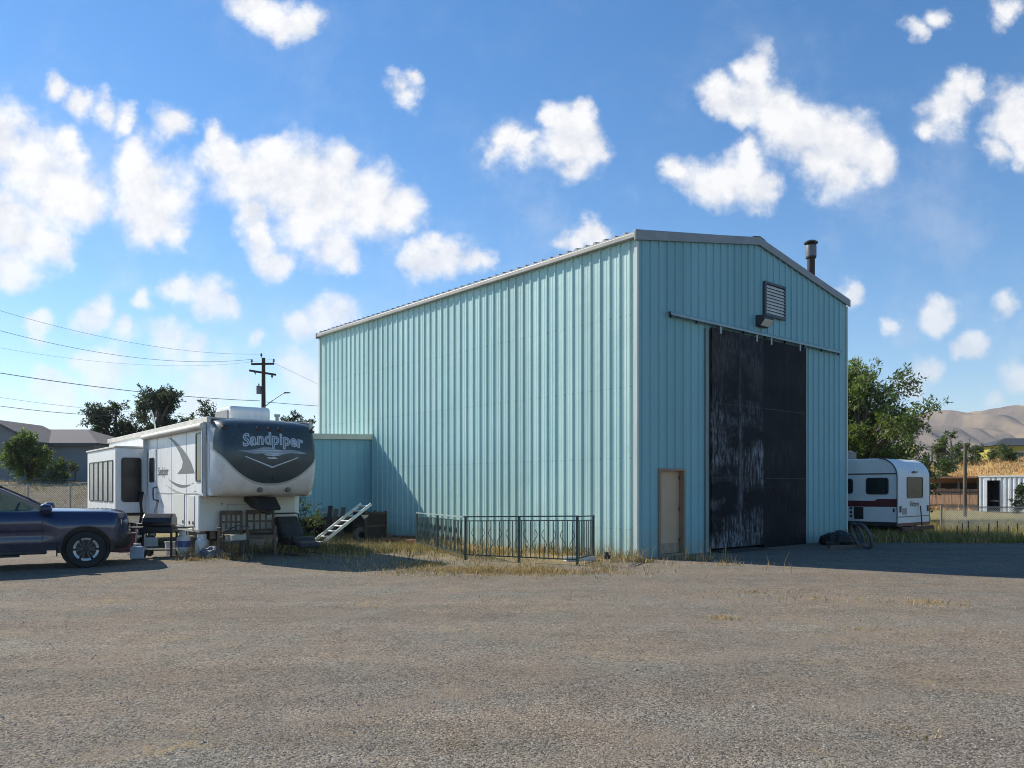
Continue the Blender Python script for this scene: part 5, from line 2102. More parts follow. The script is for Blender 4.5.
# boards leaning under the lean-to edge
for i, (pxx, lab, h_) in enumerate(((328, 'short dark plank leaning under the lean-to, left of the ladder top', 1.05), (333.5, 'brown plank leaning under the lean-to beside the short dark plank', 0.95), (341, 'wide brown board leaning under the lean-to just left of the ladder', 1.0))):
    Yp = 25.0
    X_ = (pxx - 512) / FPX * Yp
    mb = MB()
    mb.beam((0, 0, 0), (0.05, 0.35, h_), 0.14, 0.03, up=(0, 1, 0))
    o = mb.build('plank', [WOODD, mat('dark plank', (0.06, 0.045, 0.04), 0.85, var=0.3), mat('brown plank', (0.17, 0.10, 0.07), 0.85, var=0.3)][(i + 1) % 3], loc=(X_, Yp - 0.2, -0.02))
    tag(o, lab, 'plank', 'planks leaning under the lean-to')
# red brown timbers lying by the wall
for i, (px0, py0, px1, py1, lab) in enumerate(((372, 541.5, 416, 544, 'long rust red timber lying by the wall, nearest the railing'), (383, 538.5, 420, 541, 'short rust red timber lying behind the long one by the wall'), (366, 539, 392, 539.5, 'pale weathered timber lying at the foot of the lean-to wall'))):
    a, b2 = gp(px0, py0), gp(px1, py1)
    mb = MB()
    zz = 0.05 + 0.09 * (i == 1)
    mb.beam((0, 0, 0.05), (b2[0] - a[0], b2[1] - a[1], 0.05 + 0.03 * i), 0.16, 0.09)
    o = mb.build('timber', [mat('rust red timber', (0.25, 0.10, 0.065), 0.8, var=0.3, scale=4, dirt=0.3), MATS['rust red timber'] if 'rust red timber' in MATS else WOODD, WOODG][i], loc=(a[0], a[1], 0.02))
    tag(o, lab, 'timber', 'timbers lying by the wall')
mb = MB()
mb.lathe([(0.10, -0.07), (0.20, -0.075), (0.23, -0.04), (0.23, 0.04), (0.20, 0.075), (0.10, 0.07), (0.10, -0.07)], (0, 0, 0), 'y', 24, caps=False)
p = placed(361, 542)
o = mb.build('tyre', mat('dusty tyre', (0.10, 0.095, 0.085), 0.85, var=0.3), loc=(p[0], p[1], 0.215), rotz=0.5, smooth=40)
tag(o, 'small dusty grey tyre standing in the weeds by the lean-to', 'tyre')
# white channel and black block by the right end of the railing
a = gp(580, 561)
mb = MB()
mb.prism([(-0.09, 0), (0.09, 0), (0.09, 0.10), (0.07, 0.10), (0.07, 0.03), (-0.07, 0.03), (-0.07, 0.10), (-0.09, 0.10)], -0.35, 0.35, 'xz')
o = mb.build('gutter_piece', mat('white gutter metal', (0.62, 0.61, 0.57), 0.5, var=0.1, dirt=0.2), loc=(a[0], a[1], 0.0), rotz=radians(-75))
tag(o, 'short white metal channel lying at the right end of the railing', 'gutter piece')
a = gp(606.5, 559.5)
mb = MB()
mb.lathe([(0.09, 0.0), (0.085, 0.10), (0.05, 0.11), (0.05, 0.16), (0.03, 0.17), (0.0, 0.17)], (0, 0, 0), 'z', 14)
o = mb.build('paint_can', mat('sooty can', (0.03, 0.03, 0.032), 0.6, 0.3, var=0.3), loc=(a[0], a[1], 0.0), smooth=40)
tag(o, 'small black can standing at the wall right of the railing', 'can')

# ------------------------------------------------------------------ iron railings set down on the ground
IRON = mat('dark green railing paint', (0.028, 0.056, 0.053), 0.5, 0.1, var=0.5, scale=9, dirt=0.25, dirtcol=(0.10, 0.05, 0.03))
IRONP = mat('pale top rail', (0.30, 0.38, 0.36), 0.5, 0.1, var=0.25, scale=5, dirt=0.3)


def railing(a, b2, h0, h1, nposts, label, top_mat, scroll=True):
    a, b2 = Vector((*a, 0)), Vector((*b2, 0))
    L = (b2 - a).length
    ang = atan2((b2 - a).y, (b2 - a).x)
    t = thing('iron_railing', label, 'railing', a, ang, 'iron railing panels standing before the wall')
    for i in range(nposts):
        if nposts == 3 and top_mat is IRONP and i == 2:
            continue
        x = L * i / (nposts - 1)
        hh = h0 + (h1 - h0) * i / (nposts - 1)
        mb = MB()
        mb.box(x - 0.02, -0.02, -0.06, x + 0.02, 0.02, hh)
        mb.build('post', IRON, t)
    mb = MB()
    mb.beam((-0.03, 0, h0), (L + 0.03, 0, h1), 0.045, 0.026)
    mb.build('top_rail', top_mat, t)
    mb = MB()
    mb.beam((0, 0, 0.12), (L, 0, 0.12), 0.03, 0.025)
    mb.build('bottom_rail', IRON, t)
    mb = MB()
    mb.beam((0, 0, h0 - 0.09), (L, 0, h1 - 0.09), 0.025, 0.02)
    mb.build('cross_rail', IRON, t)
    mb = MB()
    n_ = int(L / 0.105)
    for i in range(1, n_):
        x = L * i / n_
        hh = h0 + (h1 - h0) * i / n_ - 0.09
        mb.tube([(x, 0, 0.12), (x, 0, hh)], 0.0095, 5)
        if scroll and i % 2 == 0:
            pts = []
            for q_ in range(15):
                u_ = q_ / 14
                pts.append((x + 0.055 * sin(u_ * 2 * pi) * (1 if i % 4 else -1), 0.0, 0.30 + 0.42 * u_))
            mb.tube(pts, 0.007, 4)
    mb.build('pickets', IRON, t, smooth=50)


railing(gp(417, 546.5), gp(463, 559), 0.92, 0.95, 3, 'dark iron railing panel running back toward the wall, with a pale top rail', IRONP)
railing(gp(465.5, 560), gp(577, 565.5), 0.96, 1.02, 3, 'long dark green iron railing panel facing the yard, with two bays of bars', IRON)
railing(gp(577.5, 564), gp(593.5, 560), 1.0, 0.98, 2, 'short open iron railing end panel at the right end by the corner', IRON, False)

# ------------------------------------------------------------------ junk by the right wall base
a = gp(846, 545)
lump('tarp_bundle', 'black tarp heap against the right foot of the building', 'tarp', (a[0] - 0.25, a[1] - 0.1, 0), 0.48, 0.42, 0.24, mat('black tarp', (0.010, 0.010, 0.011), 0.5, var=0.4), 8.1, 0.35, 2.2)
for i, (pxx, pyy, rot, lab) in enumerate(((864, 549, 0.05, 'thin grey tyre leaning against the black tarp heap, nearest the camera'), (857.5, 547.5, -0.05, 'thin grey tyre standing just behind the front one at the tarp heap'))):
    a = gp(pxx, pyy)
    mb = MB()
    mb.lathe([(0.30, -0.035), (0.345, -0.04), (0.37, -0.02), (0.37, 0.02), (0.345, 0.04), (0.30, 0.035), (0.30, -0.035)], (0, 0, 0), 'x', 34, caps=False)
    o = mb.build('tyre', mat('grey worn tyre', (0.10, 0.105, 0.11), 0.75, var=0.3), loc=(a[0], a[1], 0.345), smooth=40)
    o.rotation_euler = (0, -0.35, rot)
    tag(o, lab, 'tyre', 'tyres at the right end of the building')
mb = MB()
mb.beam((0, 0, 0.05), (1.3, 0.3, 0.06), 0.12, 0.08)
a = gp(829, 549)
o = mb.build('timber', WOODD, loc=(a[0], a[1], 0))
tag(o, 'short brown timber lying in front of the black tarp heap', 'timber')

# ------------------------------------------------------------------ fences
CLM = mat('galvanised chain link', (0.36, 0.37, 0.36), 0.5, 0.4, var=0.2, scale=6)
CLD = mat('dull chain link', (0.16, 0.16, 0.15), 0.6, 0.3, var=0.2, scale=6)


def chain_fence(p0, p1, h, npost, label, mesh_r=0.004, pitch=0.075, material=None, postm=None, group=None):
    material = material or CLM
    a, b2 = Vector((*p0, ground_z(*p0))), Vector((*p1, ground_z(*p1)))
    L = (Vector((b2.x, b2.y)) - Vector((a.x, a.y))).length
    ang = atan2(b2.y - a.y, b2.x - a.x)
    t = thing('chain_link_fence', label, 'fence', a, ang, group)
    dz = (b2.z - a.z) / L
    for i in range(npost):
        x = L * i / (npost - 1)
        mb = MB()
        mb.tube([(x, 0.03, dz * x - 0.1), (x, 0.03, dz * x + h + 0.06)], 0.035, 8)
        mb.build('post', postm or material, t, smooth=50)
    mb = MB()
    mb.tube([(0, 0.03, h), (L, 0.03, h + dz * L)], 0.022, 6)
    mb.build('top_rail', postm or material, t, smooth=50)
    mb = MB()
    n_ = int((L + h) / pitch)
    for i in range(n_):
        x0 = -h + i * pitch
        for s in (1, -1):
            xa, xb = (x0, x0 + h) if s == 1 else (x0 + h, x0)
            za, zb_ = 0.03, h
            # clip to the panel
            pts = []
            for (xx, zz, xo, zo) in ((xa, za, xb, zb_), (xb, zb_, xa, za)):
                if xx < 0:
                    zz = zz + (zo - zz) * (0 - xx) / (xo - xx); xx = 0
                if xx > L:
                    zz = zz + (zo - zz) * (L - xx) / (xo - xx); xx = L
                pts.append((xx, 0.0, zz + dz * xx))
            if abs(pts[0][2] - pts[1][2]) > 0.02:
                mb.tube(pts, mesh_r, 3, caps=False)
    mb.build('mesh', material, t)
    return t


chain_fence((-34, 38.5), (-17.5, 38.5), 1.75, 9, 'galvanised chain link fence along the bank in front of the grey house', 0.007, 0.11, CLD, mat('fence pipe', (0.42, 0.40, 0.36), 0.6, 0.2, var=0.2))
chain_fence((14.9, 27.3), (30.5, 27.3), 0.92, 6, 'low chain link fence along the far edge of the yard on the right', 0.0045, 0.075, CLM, mat('pale fence post', (0.27, 0.25, 0.21), 0.6, 0.2, var=0.2))
# short dark stakes along the grass edge
for i, pxx in enumerate((957, 962, 968, 978, 988.5, 997, 1008, 1017)):
    Yp = 24.6 + 0.25 * (i % 3)
    X_ = (pxx - 512) / FPX * Yp
    mb = MB()
    mb.tube([(0, 0, -0.05), (0.015, 0.0, 0.42 + 0.07 * (i % 3))], [0.022, 0.016], 6)
    o = mb.build('stake', mat('dark stake', (0.05, 0.043, 0.035), 0.8), loc=(X_, Yp, 0), smooth=50)
    tag(o, 'thin dark stake standing in the sunlit grass before the low chain link fence', 'stake', 'stakes along the grass edge')

# ------------------------------------------------------------------ sheds, container, post on the right
Yp = 44.0
X_ = (965 - 512) / FPX * Yp
mb = MB()
mb.tube([(0, 0, -0.2), (0.0, 0, 2.0), (0.02, 0, 4.1)], [0.11, 0.10, 0.085], 10)
o = mb.build('wooden_post', mat('old post wood', (0.13, 0.10, 0.07), 0.9, var=0.3, scale=3, stretch=(2, 2, 0.3), bump=0.01), loc=(X_, Yp, 0), smooth=50)
tag(o, 'tall bare wooden post in front of the open brown shed', 'post')
# open fronted brown shed
Yp = 50.0
X0, X1 = 30.1, 33.95
t = thing('shed', 'low weathered wooden shed with a dark gap under its rusty roof', 'shed', (X0, 58.0, 0), B_ANG - pi / 2)
W = X1 - X0
SHW = mat('sun bleached boards', (0.33, 0.20, 0.12), 0.85, var=0.4, scale=3.0, stretch=(3.0, 1, 0.4), dirt=0.4, dirtcol=(0.16, 0.13, 0.10))
random.seed(5)
x = 0.0
while x < W - 0.05:
    bw_ = 0.42 + 0.2 * random.random()
    mb = MB()
    mb.box(x, 0.0, 0.0, min(x + bw_ - 0.02, W), 0.035, 1.50 + 0.08 * random.random())
    mb.build('wall_board', SHW, t)
    x += bw_
for zz in (0.35, 1.25):
    mb = MB()
    mb.box(0, -0.03, zz, W, -0.002, zz + 0.1)
    mb.build('rail', WOODD, t)
for i in range(4):
    x = W * i / 3
    mb = MB()
    mb.box(x - 0.07, 0.05, 0, x + 0.07, 0.19, 2.35)
    mb.build('post', WOODD, t)
mb = MB()
mb.prism([(-0.5, 2.30), (-0.5, 2.42), (3.2, 2.02), (3.2, 1.92)], -0.2, W + 0.1, 'yz')
mb.build('roof', mat('rusty roof sheet', (0.20, 0.115, 0.075), 0.8, 0.1, var=0.3, scale=2), t)
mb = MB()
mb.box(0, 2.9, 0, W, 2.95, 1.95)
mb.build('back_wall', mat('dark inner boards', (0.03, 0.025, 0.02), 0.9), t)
# white shipping container with open doorway
X0, X1 = 30.86, 36.86
t = thing('shipping_container', 'white corrugated steel container with a dark open doorway', 'container', (X0, 52.0, 0), B_ANG - pi / 2)
W, H = X1 - X0, 2.32
D0, D1 = 0.53, 1.18
CW = mat('white container paint', (0.66, 0.67, 0.68), 0.5, var=0.08, scale=1.5, dirt=0.35, dirtcol=(0.42, 0.36, 0.30))


def corr(x0, x1):
    pr = []
    x = x0
    while x < x1 - 0.3:
        pr += [(x, 0), (x + 0.10, 0), (x + 0.14, 0.05), (x + 0.24, 0.05), (x + 0.28, 0)]
        x += 0.28
    pr.append((x1, 0))
    return pr


for (x0, x1, z0) in ((0.0, D0, 0.05), (D1, W, 0.05), (D0, D1, H - 0.22)):
    mb = MB()
    pr = corr(x0, x1)
    mb.grid([[(a, d, z0) for a, d in pr], [(a, d, H) for a, d in pr]])
    mb.build('wall', CW, t, fix=False)
mb = MB()
mb.box(0, 2.38, 0.05, W, 2.42, H)
mb.box(0, 0.06, 0.05, 0.04, 2.38, H)
mb.box(W - 0.04, 0.06, 0.05, W, 2.38, H)
mb.box(0.04, 0.06, 0.02, W - 0.04, 2.38, 0.06)
mb.build('shell', mat('dim container inside', (0.10, 0.10, 0.10), 0.8), t)
mb = MB()
mb.box(-0.05, -0.03, H, W + 0.05, 2.45, H + 0.09)
mb.build('roof', CW, t)
mb = MB()
for x in (D0 - 0.05, D1):
    mb.box(x, -0.03, 0.05, x + 0.05, 0.055, H - 0.22)
mb.build('door_frame', DARKM, t)
mb = MB()
mb.beam((D0, 0.5, 0.75), (D1, 0.5, 0.75), 0.06, 0.06)
mb.build('gate_bar', GALV, t)
# yellow-green building with dark roof beyond the slope
Yp = 104.0
X0, X1 = (994 - 512) / FPX * Yp, (1085 - 512) / FPX * Yp
t = thing('farm_building', 'yellow green farm building with a dark low roof on the slope beyond the container', 'building', (X0, Yp, 4.4))
W = X1 - X0
YG = mat('yellow green siding', (0.34, 0.31, 0.055), 0.7, var=0.1, scale=1.2)
mb = MB()
mb.box(0, 0, -0.5, W, 4, 2.75)
mb.build('wall', YG, t)
mb = MB()
mb.add([(-0.5, -0.5, 2.8), (W + 0.5, -0.5, 2.8), (W + 0.5, 4.5, 2.8), (-0.5, 4.5, 2.8), (2.6, 2.0, 3.9), (W - 2.6, 2.0, 3.9)],
       [(0, 1, 5, 4), (1, 2, 5), (2, 3, 4, 5), (3, 0, 4), (3, 2, 1, 0)])
mb.build('roof', mat('dark slate roof', (0.05, 0.058, 0.065), 0.8, var=0.2), t)
for x in (3.0, 7.0):
    mb = MB()
    mb.box(x, -0.03, 1.0, x + 1.0, -0.002, 2.0)
    w_ = mb.build('window', WHITE, t)
    mb = MB()
    mb.box(x + 0.08, -0.035, 1.08, x + 0.92, -0.0305, 1.92)
    mb.build('pane', GLASSM, w_)

# ------------------------------------------------------------------ grey house behind the fence on the left
Yp = 60.0
hx = lambda px: (px - 512) / FPX * Yp
HZ = 1.95
SID = mat('blue grey siding', (0.20, 0.215, 0.235), 0.7, var=0.06, scale=2)
SHING = mat('grey brown shingles', (0.115, 0.105, 0.105), 0.9, var=0.25, scale=5, bump=0.02)
t = thing('house', 'grey single storey house with a shingled roof behind the fence at the far left', 'house', (hx(0), Yp, HZ))
hw = hx(101) - hx(0)
EZ = 3.05
mb = MB()
mb.box(-13, 0, -0.6, hw - 0.55, 9.5, EZ - 0.02)
mb.build('wall', SID, t)
mb = MB()
e = 0.5
mb.add([(-13.5, -e, EZ), (hw, -e, EZ), (hw, 10, EZ), (-13.5, 10, EZ), (-11.0, 4.75, EZ + 1.42), (hw - 3.6, 4.75, EZ + 1.42)],
       [(0, 1, 5, 4), (1, 2, 5), (2, 3, 4, 5), (3, 0, 4), (3, 2, 1, 0)])
mb.box(-13.45, -e - 0.02, EZ - 0.2, hw, -e, EZ + 0.015)
mb.build('roof', SHING, t)
gx0, gx1 = hx(-36) - hx(0), hx(52) - hx(0)
mb = MB()
gm = (gx0 + gx1) / 2
mb.prism([(gx0 + 0.6, -0.6), (gx1 - 0.6, -0.6), (gx1 - 0.6, EZ), (gm, EZ + 1.45), (gx0 + 0.6, EZ)], -1.6, 0.6, 'xz')
mb.build('front_gable', SID, t)
mb = MB()
mb.prism([(gx0, EZ - 0.14), (gm, EZ + 1.54), (gx1, EZ - 0.14), (gx1, EZ + 0.02), (gm, EZ + 1.70), (gx0, EZ + 0.02)], -2.0, 4.4, 'xz')
mb.build('gable_roof', SHING, t)
for (x0, x1, z0, z1, yy) in ((hx(48.5) - hx(0), hx(53.5) - hx(0), 0.2, 2.75, -0.001), (hx(3) - hx(0), hx(9) - hx(0), 1.0, 2.2, -1.601), (hx(68) - hx(0), hx(68.2) - hx(0), 1.2, 1.3, -0.001)):
    if x1 - x0 < 0.1:
        continue
    mb = MB()
    mb.box(x0, yy - 0.05, z0, x1, yy, z1)
    w_ = mb.build('window', mat('white window trim', (0.4, 0.42, 0.45), 0.5), t)
    mb = MB()
    mb.box(x0 + 0.07, yy - 0.055, z0 + 0.07, x1 - 0.07, yy - 0.0505, z1 - 0.07)
    mb.build('pane', GLASSM, w_)
for i in range(5):
    x = hx(46 + i * 11) - hx(0)
    mb = MB()
    mb.box(x - 0.05, -2.05, -0.4, x + 0.05, -1.95, 1.12)
    mb.build('deck_post', WOODD, t)
mb = MB()
mb.box(hx(46) - hx(0), -2.04, 1.03, hx(90) - hx(0), -1.96, 1.12)
mb.box(hx(46) - hx(0), -2.04, 0.15, hx(90) - hx(0), -1.96, 0.24)
mb.box(hx(46) - hx(0), -1.94, 0.0, hx(90) - hx(0), -0.02, 0.10)
mb.build('deck_rail', mat('dark deck wood', (0.06, 0.055, 0.055), 0.8, var=0.3), t)

# ------------------------------------------------------------------ utility pole and its wires
PY = 66.0
PX = (263.5 - 512) / FPX * PY
def pz(py, Y=PY): return CAM_Z + (HORIZON - py) / FPX * Y
POLE = mat('creosoted pole', (0.045, 0.037, 0.032), 0.85, var=0.3, scale=2, stretch=(3, 3, 0.3))
t = thing('utility_pole', 'dark wooden utility pole with two crossarms, a transformer and a lamp arm behind the trailer', 'utility pole', (PX, PY, 0), 0)
ptop = pz(358)
mb = MB()
mb.tube([(0, 0, -0.3), (0, 0, 6), (0, 0, ptop)], [0.23, 0.20, 0.15], 12)
mb.build('pole', POLE, t, smooth=50)
cr_ang = radians(12)
def ca(d, z, tilt=0.0): return Vector((d * cos(cr_ang), d * sin(cr_ang), z + tilt * d))
for (d, z, tl) in ((0.92, pz(364.3), 0.05), (1.08, pz(373), -0.14)):
    mb = MB()
    mb.beam(ca(-d, z, tl) + Vector((0, -0.2, 0)), ca(d, z, tl) + Vector((0, -0.2, 0)), 0.13, 0.16)
    mb.build('crossarm', POLE, t)
INS = mat('grey insulator', (0.10, 0.10, 0.105), 0.4, var=0.2)
for p in (ca(-0.88, pz(364.3), .05), ca(0.88, pz(364.3), .05), Vector((-0.12, 0.0, ptop - 0.05)), ca(-0.6, pz(373) - 0.32, -.14), ca(0.75, pz(373) - 0.42, -.14)):
    mb = MB()
    mb.lathe([(0.03, 0), (0.03, 0.12), (0.09, 0.13), (0.10, 0.20), (0.06, 0.24), (0.09, 0.27), (0.06, 0.36), (0, 0.38)], tuple(p + Vector((0, -0.2, 0.04))), 'z', 10)
    mb.build('insulator', INS, t, smooth=50)
mb = MB()
mb.lathe([(0.0, pz(394.2)), (0.20, pz(394)), (0.21, pz(387)), (0.19, pz(386)), (0, pz(385.6))], (-0.36, -0.1, 0), 'z', 16)
mb.lathe([(0.04, pz(386)), (0.06, pz(384.5)), (0.0, pz(383))], (-0.36, -0.1, 0), 'z', 8)
mb.build('transformer', mat('grey transformer', (0.16, 0.17, 0.18), 0.5, var=0.15), t, smooth=40)
mb = MB()
mb.tube([(0.1, -0.1, pz(407)), (0.9, -0.3, pz(400.5)), (1.7, -0.45, pz(394.6)), (1.95, -0.5, pz(393.8))], 0.04, 8)
lam = mb.build('lamp_arm', mat('dull galvanised arm', (0.3, 0.31, 0.32), 0.5, 0.4), t, smooth=50)
mb = MB()
mb.prism([(1.85, pz(393.6)), (1.95, pz(392.8)), (2.35, pz(393.0)), (2.4, pz(393.8)), (2.0, pz(394.1))], -0.62, -0.38, 'xz')
mb.build('lamp_head', INS, lam, bevel=0.02)


def wire(label, a, b2, sag, r=0.014, group='overhead power lines'):
    r *= 0.7
    a, b2 = Vector(a), Vector(b2)
    n_ = 40
    mb = MB()
    mb.tube([tuple(a.lerp(b2, i / n_) - a + Vector((0, 0, -4 * sag * (i / n_) * (1 - i / n_)))) for i in range(n_ + 1)], r, 5)
    o = mb.build('power_line', mat('wire', (0.03, 0.03, 0.032), 0.6), loc=a, smooth=60)
    return tag(o, label, 'power line', group)


def at(px, py, Y): return ((px - 512) / FPX * Y, Y, CAM_Z + (HORIZON - py) / FPX * Y)


# toward the left the lines come nearer; far ends hang on poles outside the picture
LY = 38.0
wire('thin overhead wire to the pole top, uppermost on the left', (PX - 0.12, PY - 0.2, ptop + 0.3), at(-160, 256, LY), 1.3, 0.014)
wire('second overhead wire, to the left insulator of the upper crossarm', ca(-0.88, pz(364.3), .05) + Vector((PX, PY - 0.2, 0.4)), at(-160, 279, LY), 1.5, 0.018)
wire('faint thin overhead wire to the right insulator of the upper crossarm', ca(0.88, pz(364.3), .05) + Vector((PX, PY - 0.2, 0.4)), at(-160, 312, LY), 1.4, 0.009)
wire('thick overhead cable meeting the pole at lamp arm height', (PX - 0.25, PY - 0.15, pz(401)), at(-160, 345, LY), 0.5, 0.032)
wire('low overhead cable crossing to the trees on the left', at(175, 415, 58), at(-160, 376, LY), 0.7, 0.024)
wire('lowest thin overhead wire on the left', at(205, 414, 60), at(-160, 368, LY), 0.6, 0.012)
wire('overhead cable leading from the pole to behind the building', (PX + 0.2, PY, pz(402)), at(560, 407, 92), 0.6, 0.030)
wire('thin overhead wire sloping from the pole top down behind the building', (PX + 0.9, PY, pz(363)), at(520, 460, 160), 1.2, 0.016)
# far line over the right-hand slope on two thin poles
Yf = 118.0
for i, (pxx, pyy, lab) in enumerate(((932, 447, 'thin far pole just right of the green tree'), (976, 446, 'thin far pole between the tall wooden post and the farm building'), (1030, 441, 'thin far pole at the right edge'))):
    q_ = at(pxx, pyy, Yf)
    t = thing('utility_pole', lab, 'utility pole', (q_[0], Yf, 2), 0, 'thin far poles on the right')
    mb = MB()
    mb.tube([(0, 0, 0), (0, 0, q_[2] - 2 + 0.2)], [0.14, 0.10], 8)
    mb.build('pole', POLE, t, smooth=50)
    mb = MB()
    mb.beam((-0.7, 0, q_[2] - 2), (0.7, 0, q_[2] - 2), 0.1, 0.12)
    mb.build('crossarm', POLE, t)
wire('far overhead wire left of the tall wooden post', at(932, 447, Yf), at(976, 446, Yf), 0.4, 0.035, 'far overhead wires on the right')
wire('far overhead wire right of the tall wooden post', at(976, 446, Yf), at(1030, 441, Yf), 0.6, 0.035, 'far overhead wires on the right')
# ------------------------------------------------------------------ trees and other plants
BARK = mat('grey brown bark', (0.11, 0.085, 0.065), 0.9, var=0.35, scale=4, stretch=(2, 2, 0.4), bump=0.02)


class Leaves:
    def __init__(self):
        self.v, self.f, self.m = [], [], []

    def leaf(self, p, d, nrm, L, W, m):
        s = d.cross(nrm)
        if s.length < 1e-4:
            return
        s.normalize()
        o = len(self.v)
        mid_ = p + d * (L * 0.45)
        self.v += [tuple(p), tuple(mid_ + s * (W / 2)), tuple(p + d * L), tuple(mid_ - s * (W / 2))]
        self.f.append((o, o + 1, o + 2, o + 3))
        self.m.append(m)

    def build(self, name, mats, parent=None, loc=None):
        me = bpy.data.meshes.new(name)
        me.from_pydata(self.v, [], self.f)
        for x in mats:
            me.materials.append(x)
        me.polygons.foreach_set('material_index', self.m)
        me.update()
        o = bpy.data.objects.new(name, me)
        COL.objects.link(o)
        if parent:
            o.parent = parent
        if loc is not None:
            o.location = loc
        return o


def rv3(r):
    while True:
        v_ = Vector((r.uniform(-1, 1), r.uniform(-1, 1), r.uniform(-1, 1)))
        if 0.05 < v_.length < 1:
            return v_.normalized()


def tree(name, label, cat, loc, h, base, rx, mats, seed, n_limbs=16, sprays=9, leaves=34, leaf=(0.16, 0.06), spray_len=1.3, droop=0.25, rise=0.5, trunk_r=0.2, group=None, lean=(0, 0), squash=1.0, ry=None, hollow=0.35):
    r = random.Random(seed)
    t = thing(name, label, cat, loc, 0, group)
    ry = ry or rx
    tr = MB()
    top = Vector((lean[0], lean[1], base + (h - base) * 0.72))
    pts, rs = [], []
    for i in range(8):
        u_ = i / 7
        pts.append((top.x * u_ + 0.12 * sin(u_ * 5 + seed), top.y * u_ + 0.10 * cos(u_ * 4 + seed) - 0.1, -0.15 + (top.z + 0.15) * u_))
        rs.append(trunk_r * (1.25 - 0.95 * u_) + (0.08 * trunk_r if i == 0 else 0))
    tr.tube(pts, rs, 9)
    lv = Leaves()
    cz = (h + base) / 2
    hz = (h - base) / 2
    for i in range(n_limbs):
        # limb ends spread through the crown, more of them near its surface
        for _ in range(30):
            d = rv3(r)
            rad = r.uniform(hollow, 0.86) ** 0.7
            e_ = Vector((d.x * rx * rad, d.y * ry * rad, d.z * hz * rad))
            if e_.z > -hz * 0.75:
                break
        shape = 1.0 - 0.25 * max(0, e_.z / hz) * squash
        end = Vector((lean[0] * (0.5 + e_.z / hz * 0.5) + e_.x * shape, lean[1] + e_.y * shape, cz + e_.z))
        u0 = min(max((end.z * 0.62 - 0.2) / max(top.z, 0.1), 0.22), 0.95)
        st = Vector((top.x * u0, top.y * u0, top.z * u0))
        mid_ = st.lerp(end, 0.5) + Vector((0, 0, 0.12 * (end - st).length)) + rv3(r) * 0.12 * rx
        tr.tube([st, st.lerp(mid_, 0.6) + rv3(r) * 0.04 * rx, mid_, mid_.lerp(end, 0.6) + rv3(r) * 0.05 * rx, end], [trunk_r * 0.42 * (1 - 0.5 * u0), trunk_r * 0.32, trunk_r * 0.24, trunk_r * 0.14, trunk_r * 0.05], 5)
        outw = Vector((end.x / rx, end.y / ry, (end.z - cz) / hz * 0.8 + rise))
        if outw.length < 0.1:
            outw = Vector((0, 0, 1))
        outw.normalize()
        tone = r.random()
        for q_ in range(sprays):
            sd = (outw * 0.85 + rv3(r) * 0.95).normalized()
            sl = spray_len * r.uniform(0.55, 1.15)
            p0 = mid_.lerp(end, r.uniform(0.25, 1.0)) + rv3(r) * 0.15 * spray_len
            last = None
            tw = []
            for w_ in range(5):
                u_ = w_ / 4
                tw.append(p0 + sd * (sl * u_) + Vector((0, 0, -droop * sl * u_ * u_)))
            if q_ % 2 == 0:
                tr.tube(tw, [trunk_r * 0.07, trunk_r * 0.055, trunk_r * 0.045, trunk_r * 0.03, trunk_r * 0.012], 3, caps=False)
            for w_ in range(leaves):
                u_ = r.uniform(0.08, 1.05)
                pp = p0 + sd * (sl * u_) + Vector((0, 0, -droop * sl * u_ * u_)) + rv3(r) * (0.10 + 0.16 * (1 - u_)) * sl
                ld = (sd * 0.7 + rv3(r) * 0.9 + Vector((0, 0, -0.25))).normalized()
                nn = (rv3(r) + Vector((0, 0, 0.9))).normalized()
                k_ = r.uniform(0.7, 1.25)
                mi = min(int((tone * 0.65 + r.random() * 0.35) * len(mats)), len(mats) - 1)
                lv.leaf(pp, ld, nn, leaf[0] * k_, leaf[1] * k_, mi)
    tr.build('trunk', BARK, t, smooth=60, fix=False)
    lv.build('crown', mats, t)
    return t


LG = [leaf_mat('mid green leaves', (0.095, 0.130, 0.040)), leaf_mat('yellow green leaves', (0.155, 0.190, 0.058)), leaf_mat('deep green leaves', (0.052, 0.086, 0.034))]
DG = [leaf_mat('dark green leaves', (0.042, 0.064, 0.032), 0.25), leaf_mat('dark olive leaves', (0.062, 0.080, 0.036), 0.25), leaf_mat('grey green leaves', (0.080, 0.098, 0.056), 0.25)]
BG = [leaf_mat('bright bush leaves', (0.17, 0.21, 0.085), 0.35), leaf_mat('mid green leaves', (0.095, 0.130, 0.040))]


def spot(px, Y):
    x = (px - 512) / FPX * Y
    return (x, Y, ground_z(x, Y))


